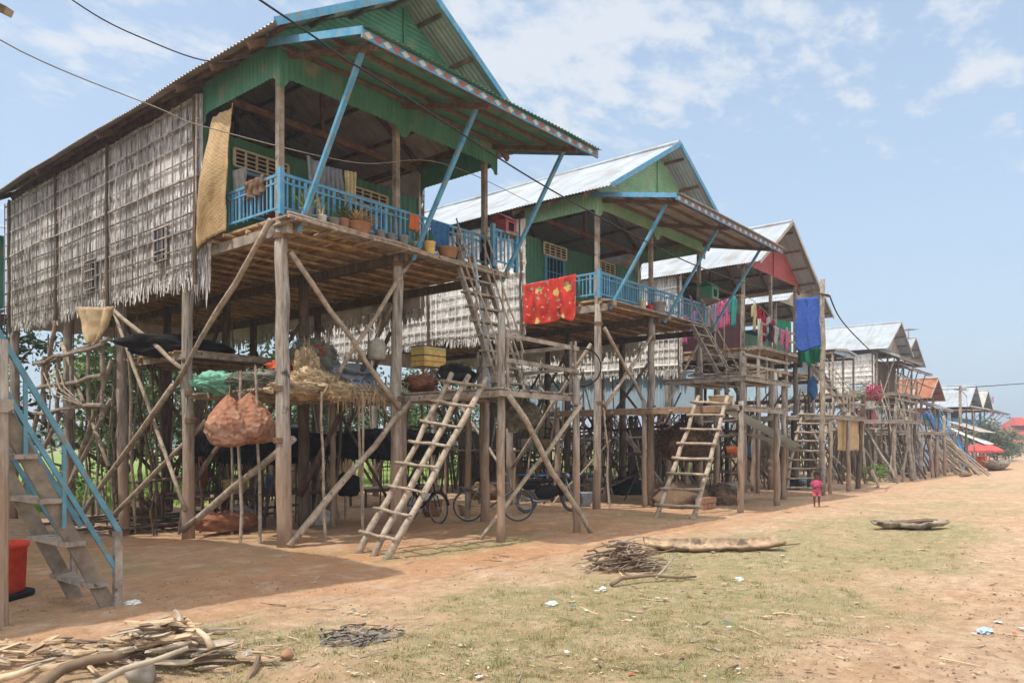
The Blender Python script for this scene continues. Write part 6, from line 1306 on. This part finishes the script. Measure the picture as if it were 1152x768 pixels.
# ------------------------------------------------------------------ sky, sun, camera
EL, AZ = math.radians(63.5), math.atan2(-3.3, 1.0)
w = bpy.data.worlds.new('World'); S.world = w; w.use_nodes = True; nt = w.node_tree; N, L = nt.nodes, nt.links; bg = N['Background']
sky = N.new('ShaderNodeTexSky'); sky.sky_type = 'NISHITA'; sky.sun_disc = False; sky.sun_elevation = EL; sky.sun_rotation = AZ; sky.dust_density = 2.2; sky.air_density = 1.0; sky.ozone_density = 1.0
tc = N.new('ShaderNodeTexCoord'); sp = N.new('ShaderNodeSeparateXYZ'); L.new(tc.outputs['Generated'], sp.inputs[0])
def mt(op, a, b=None, cl=False):
    x = N.new('ShaderNodeMath'); x.operation = op; x.use_clamp = cl
    for k, q in ((0, a), (1, b)):
        if q is None: continue
        if isinstance(q, (int, float)): x.inputs[k].default_value = q
        else: L.new(q, x.inputs[k])
    return x.outputs[0]
zz = mt('ADD', mt('MAXIMUM', sp.outputs[2], 0.0), .12); cx = N.new('ShaderNodeCombineXYZ'); L.new(mt('DIVIDE', sp.outputs[0], zz), cx.inputs[0]); L.new(mt('DIVIDE', sp.outputs[1], zz), cx.inputs[1])
def cl(sc, off, det, ro, st=(1, 1, 1)):
    m = N.new('ShaderNodeMapping'); m.inputs['Location'].default_value = off; m.inputs['Scale'].default_value = st; L.new(cx.outputs[0], m.inputs['Vector']); t = N.new('ShaderNodeTexNoise'); t.inputs['Scale'].default_value = sc; t.inputs['Detail'].default_value = det; t.inputs['Roughness'].default_value = ro; L.new(m.outputs[0], t.inputs['Vector']); return t.outputs['Fac']
big = cl(.75, CLOUD_OFF, 3, .5); small = cl(6.5, (7.3, 1.1, 0), 10, .6, (1, 1.35, 1))
s = mt('ADD', mt('MULTIPLY', big, .3), mt('MULTIPLY', small, 1.0))
for px_, py_, rad_, amt in ((690, 80, .40, .13), (580, 20, .3, .1), (150, 50, .32, .08), (1090, 70, .3, .06), (900, -10, .25, .06), (1000, 300, .9, -.14), (420, 300, .5, -.05), (60, 170, .25, -.08)):
    dx_, dy_ = _dir(px_); q_ = V((dx_, dy_, (HOR-py_)/FPX)).normalized(); c_ = V((q_.x/(q_.z+.12), q_.y/(q_.z+.12), 0))
    vd = N.new('ShaderNodeVectorMath'); vd.operation = 'DISTANCE'; L.new(cx.outputs[0], vd.inputs[0]); vd.inputs[1].default_value = c_
    g_ = N.new('ShaderNodeMapRange'); g_.interpolation_type = 'SMOOTHSTEP'; g_.inputs[1].default_value = rad_*1.6; g_.inputs[2].default_value = 0; g_.inputs[4].default_value = amt; L.new(vd.outputs['Value'], g_.inputs[0]); s = mt('ADD', s, g_.outputs[0]); mr = N.new('ShaderNodeMapRange'); mr.interpolation_type = 'SMOOTHSTEP'; mr.inputs[1].default_value = .68; mr.inputs[2].default_value = .90; mr.inputs[4].default_value = .8; L.new(s, mr.inputs[0])
fade = N.new('ShaderNodeMapRange'); fade.inputs[1].default_value = .03; fade.inputs[2].default_value = .28; L.new(sp.outputs[2], fade.inputs[0])
hz = N.new('ShaderNodeMapRange'); hz.inputs[1].default_value = .0; hz.inputs[2].default_value = .5; hz.inputs[3].default_value = .85; hz.inputs[4].default_value = .5; L.new(sp.outputs[2], hz.inputs[0])
veil = N.new('ShaderNodeMixRGB'); veil.inputs[2].default_value = (2.38, 3.02, 3.68, 1); L.new(hz.outputs[0], veil.inputs[0]); L.new(sky.outputs[0], veil.inputs[1])
mx = N.new('ShaderNodeMixRGB'); mx.inputs[2].default_value = (3.5, 3.66, 3.88, 1); L.new(mt('MULTIPLY', mr.outputs[0], fade.outputs[0], True), mx.inputs[0]); L.new(veil.outputs[0], mx.inputs[1])
# added fill light: sky brightened overhead and behind the camera, unseen, to lift shadows
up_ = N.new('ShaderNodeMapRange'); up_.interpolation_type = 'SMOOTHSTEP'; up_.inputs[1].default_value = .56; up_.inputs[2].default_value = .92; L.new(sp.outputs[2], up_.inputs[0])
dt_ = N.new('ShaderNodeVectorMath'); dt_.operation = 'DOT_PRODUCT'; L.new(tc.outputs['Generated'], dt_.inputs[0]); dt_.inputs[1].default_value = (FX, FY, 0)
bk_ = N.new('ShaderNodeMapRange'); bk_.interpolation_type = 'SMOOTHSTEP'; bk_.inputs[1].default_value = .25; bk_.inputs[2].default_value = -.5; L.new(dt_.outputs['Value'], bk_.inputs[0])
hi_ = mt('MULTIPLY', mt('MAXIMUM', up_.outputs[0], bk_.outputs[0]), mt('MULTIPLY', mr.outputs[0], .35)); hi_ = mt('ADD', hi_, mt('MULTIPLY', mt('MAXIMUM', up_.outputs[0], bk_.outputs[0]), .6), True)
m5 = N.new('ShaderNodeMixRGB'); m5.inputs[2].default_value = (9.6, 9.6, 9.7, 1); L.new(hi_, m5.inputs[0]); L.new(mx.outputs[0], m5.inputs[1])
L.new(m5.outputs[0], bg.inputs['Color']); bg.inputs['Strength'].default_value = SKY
sl = bpy.data.lights.new('sun', 'SUN'); sl.energy = SUN; sl.angle = math.radians(.6); sl.color = (1, .945, .87); so = bpy.data.objects.new('sun', sl); COL.objects.link(so); so.location = (0, 0, 30)
so.rotation_euler = V((3.3, -1.0, -math.hypot(3.3, 1.0)*math.tan(EL))).to_track_quat('-Z', 'Y').to_euler()
cam = bpy.data.cameras.new('camera'); co = bpy.data.objects.new('camera', cam); COL.objects.link(co); S.camera = co
cam.sensor_width = 36; cam.lens = FPX/1152*36; cam.shift_y = (HOR-384)/1152; cam.clip_end = 4000; cam.clip_start = .05
co.location = (0, 0, CAMZ); co.rotation_euler = (math.pi/2, 0, A-math.pi/2)
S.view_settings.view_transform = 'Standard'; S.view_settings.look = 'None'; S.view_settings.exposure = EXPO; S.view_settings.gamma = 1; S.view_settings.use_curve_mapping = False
S.cycles.max_bounces = 6; S.cycles.diffuse_bounces = 4; S.cycles.transparent_max_bounces = 6; S.cycles.use_denoising = True; S.cycles.sample_clamp_indirect = 6
if HAZE:
    hm = bpy.data.materials.new('haze'); hm.use_nodes = True; n = hm.node_tree.nodes; n.remove(n['Principled BSDF']); v = n.new('ShaderNodeVolumePrincipled'); v.inputs['Color'].default_value = (.8, .87, .95, 1); v.inputs['Density'].default_value = HAZE; v.inputs['Anisotropy'].default_value = .3; hm.node_tree.links.new(v.outputs[0], n['Material Output'].inputs['Volume']); MATS['haze'] = hm
    tag(MB().box((430, 0, 12), (2800, 3100, 30)).build('haze', 'haze', None), 'thin pale haze over the plain', None, None, 'stuff')
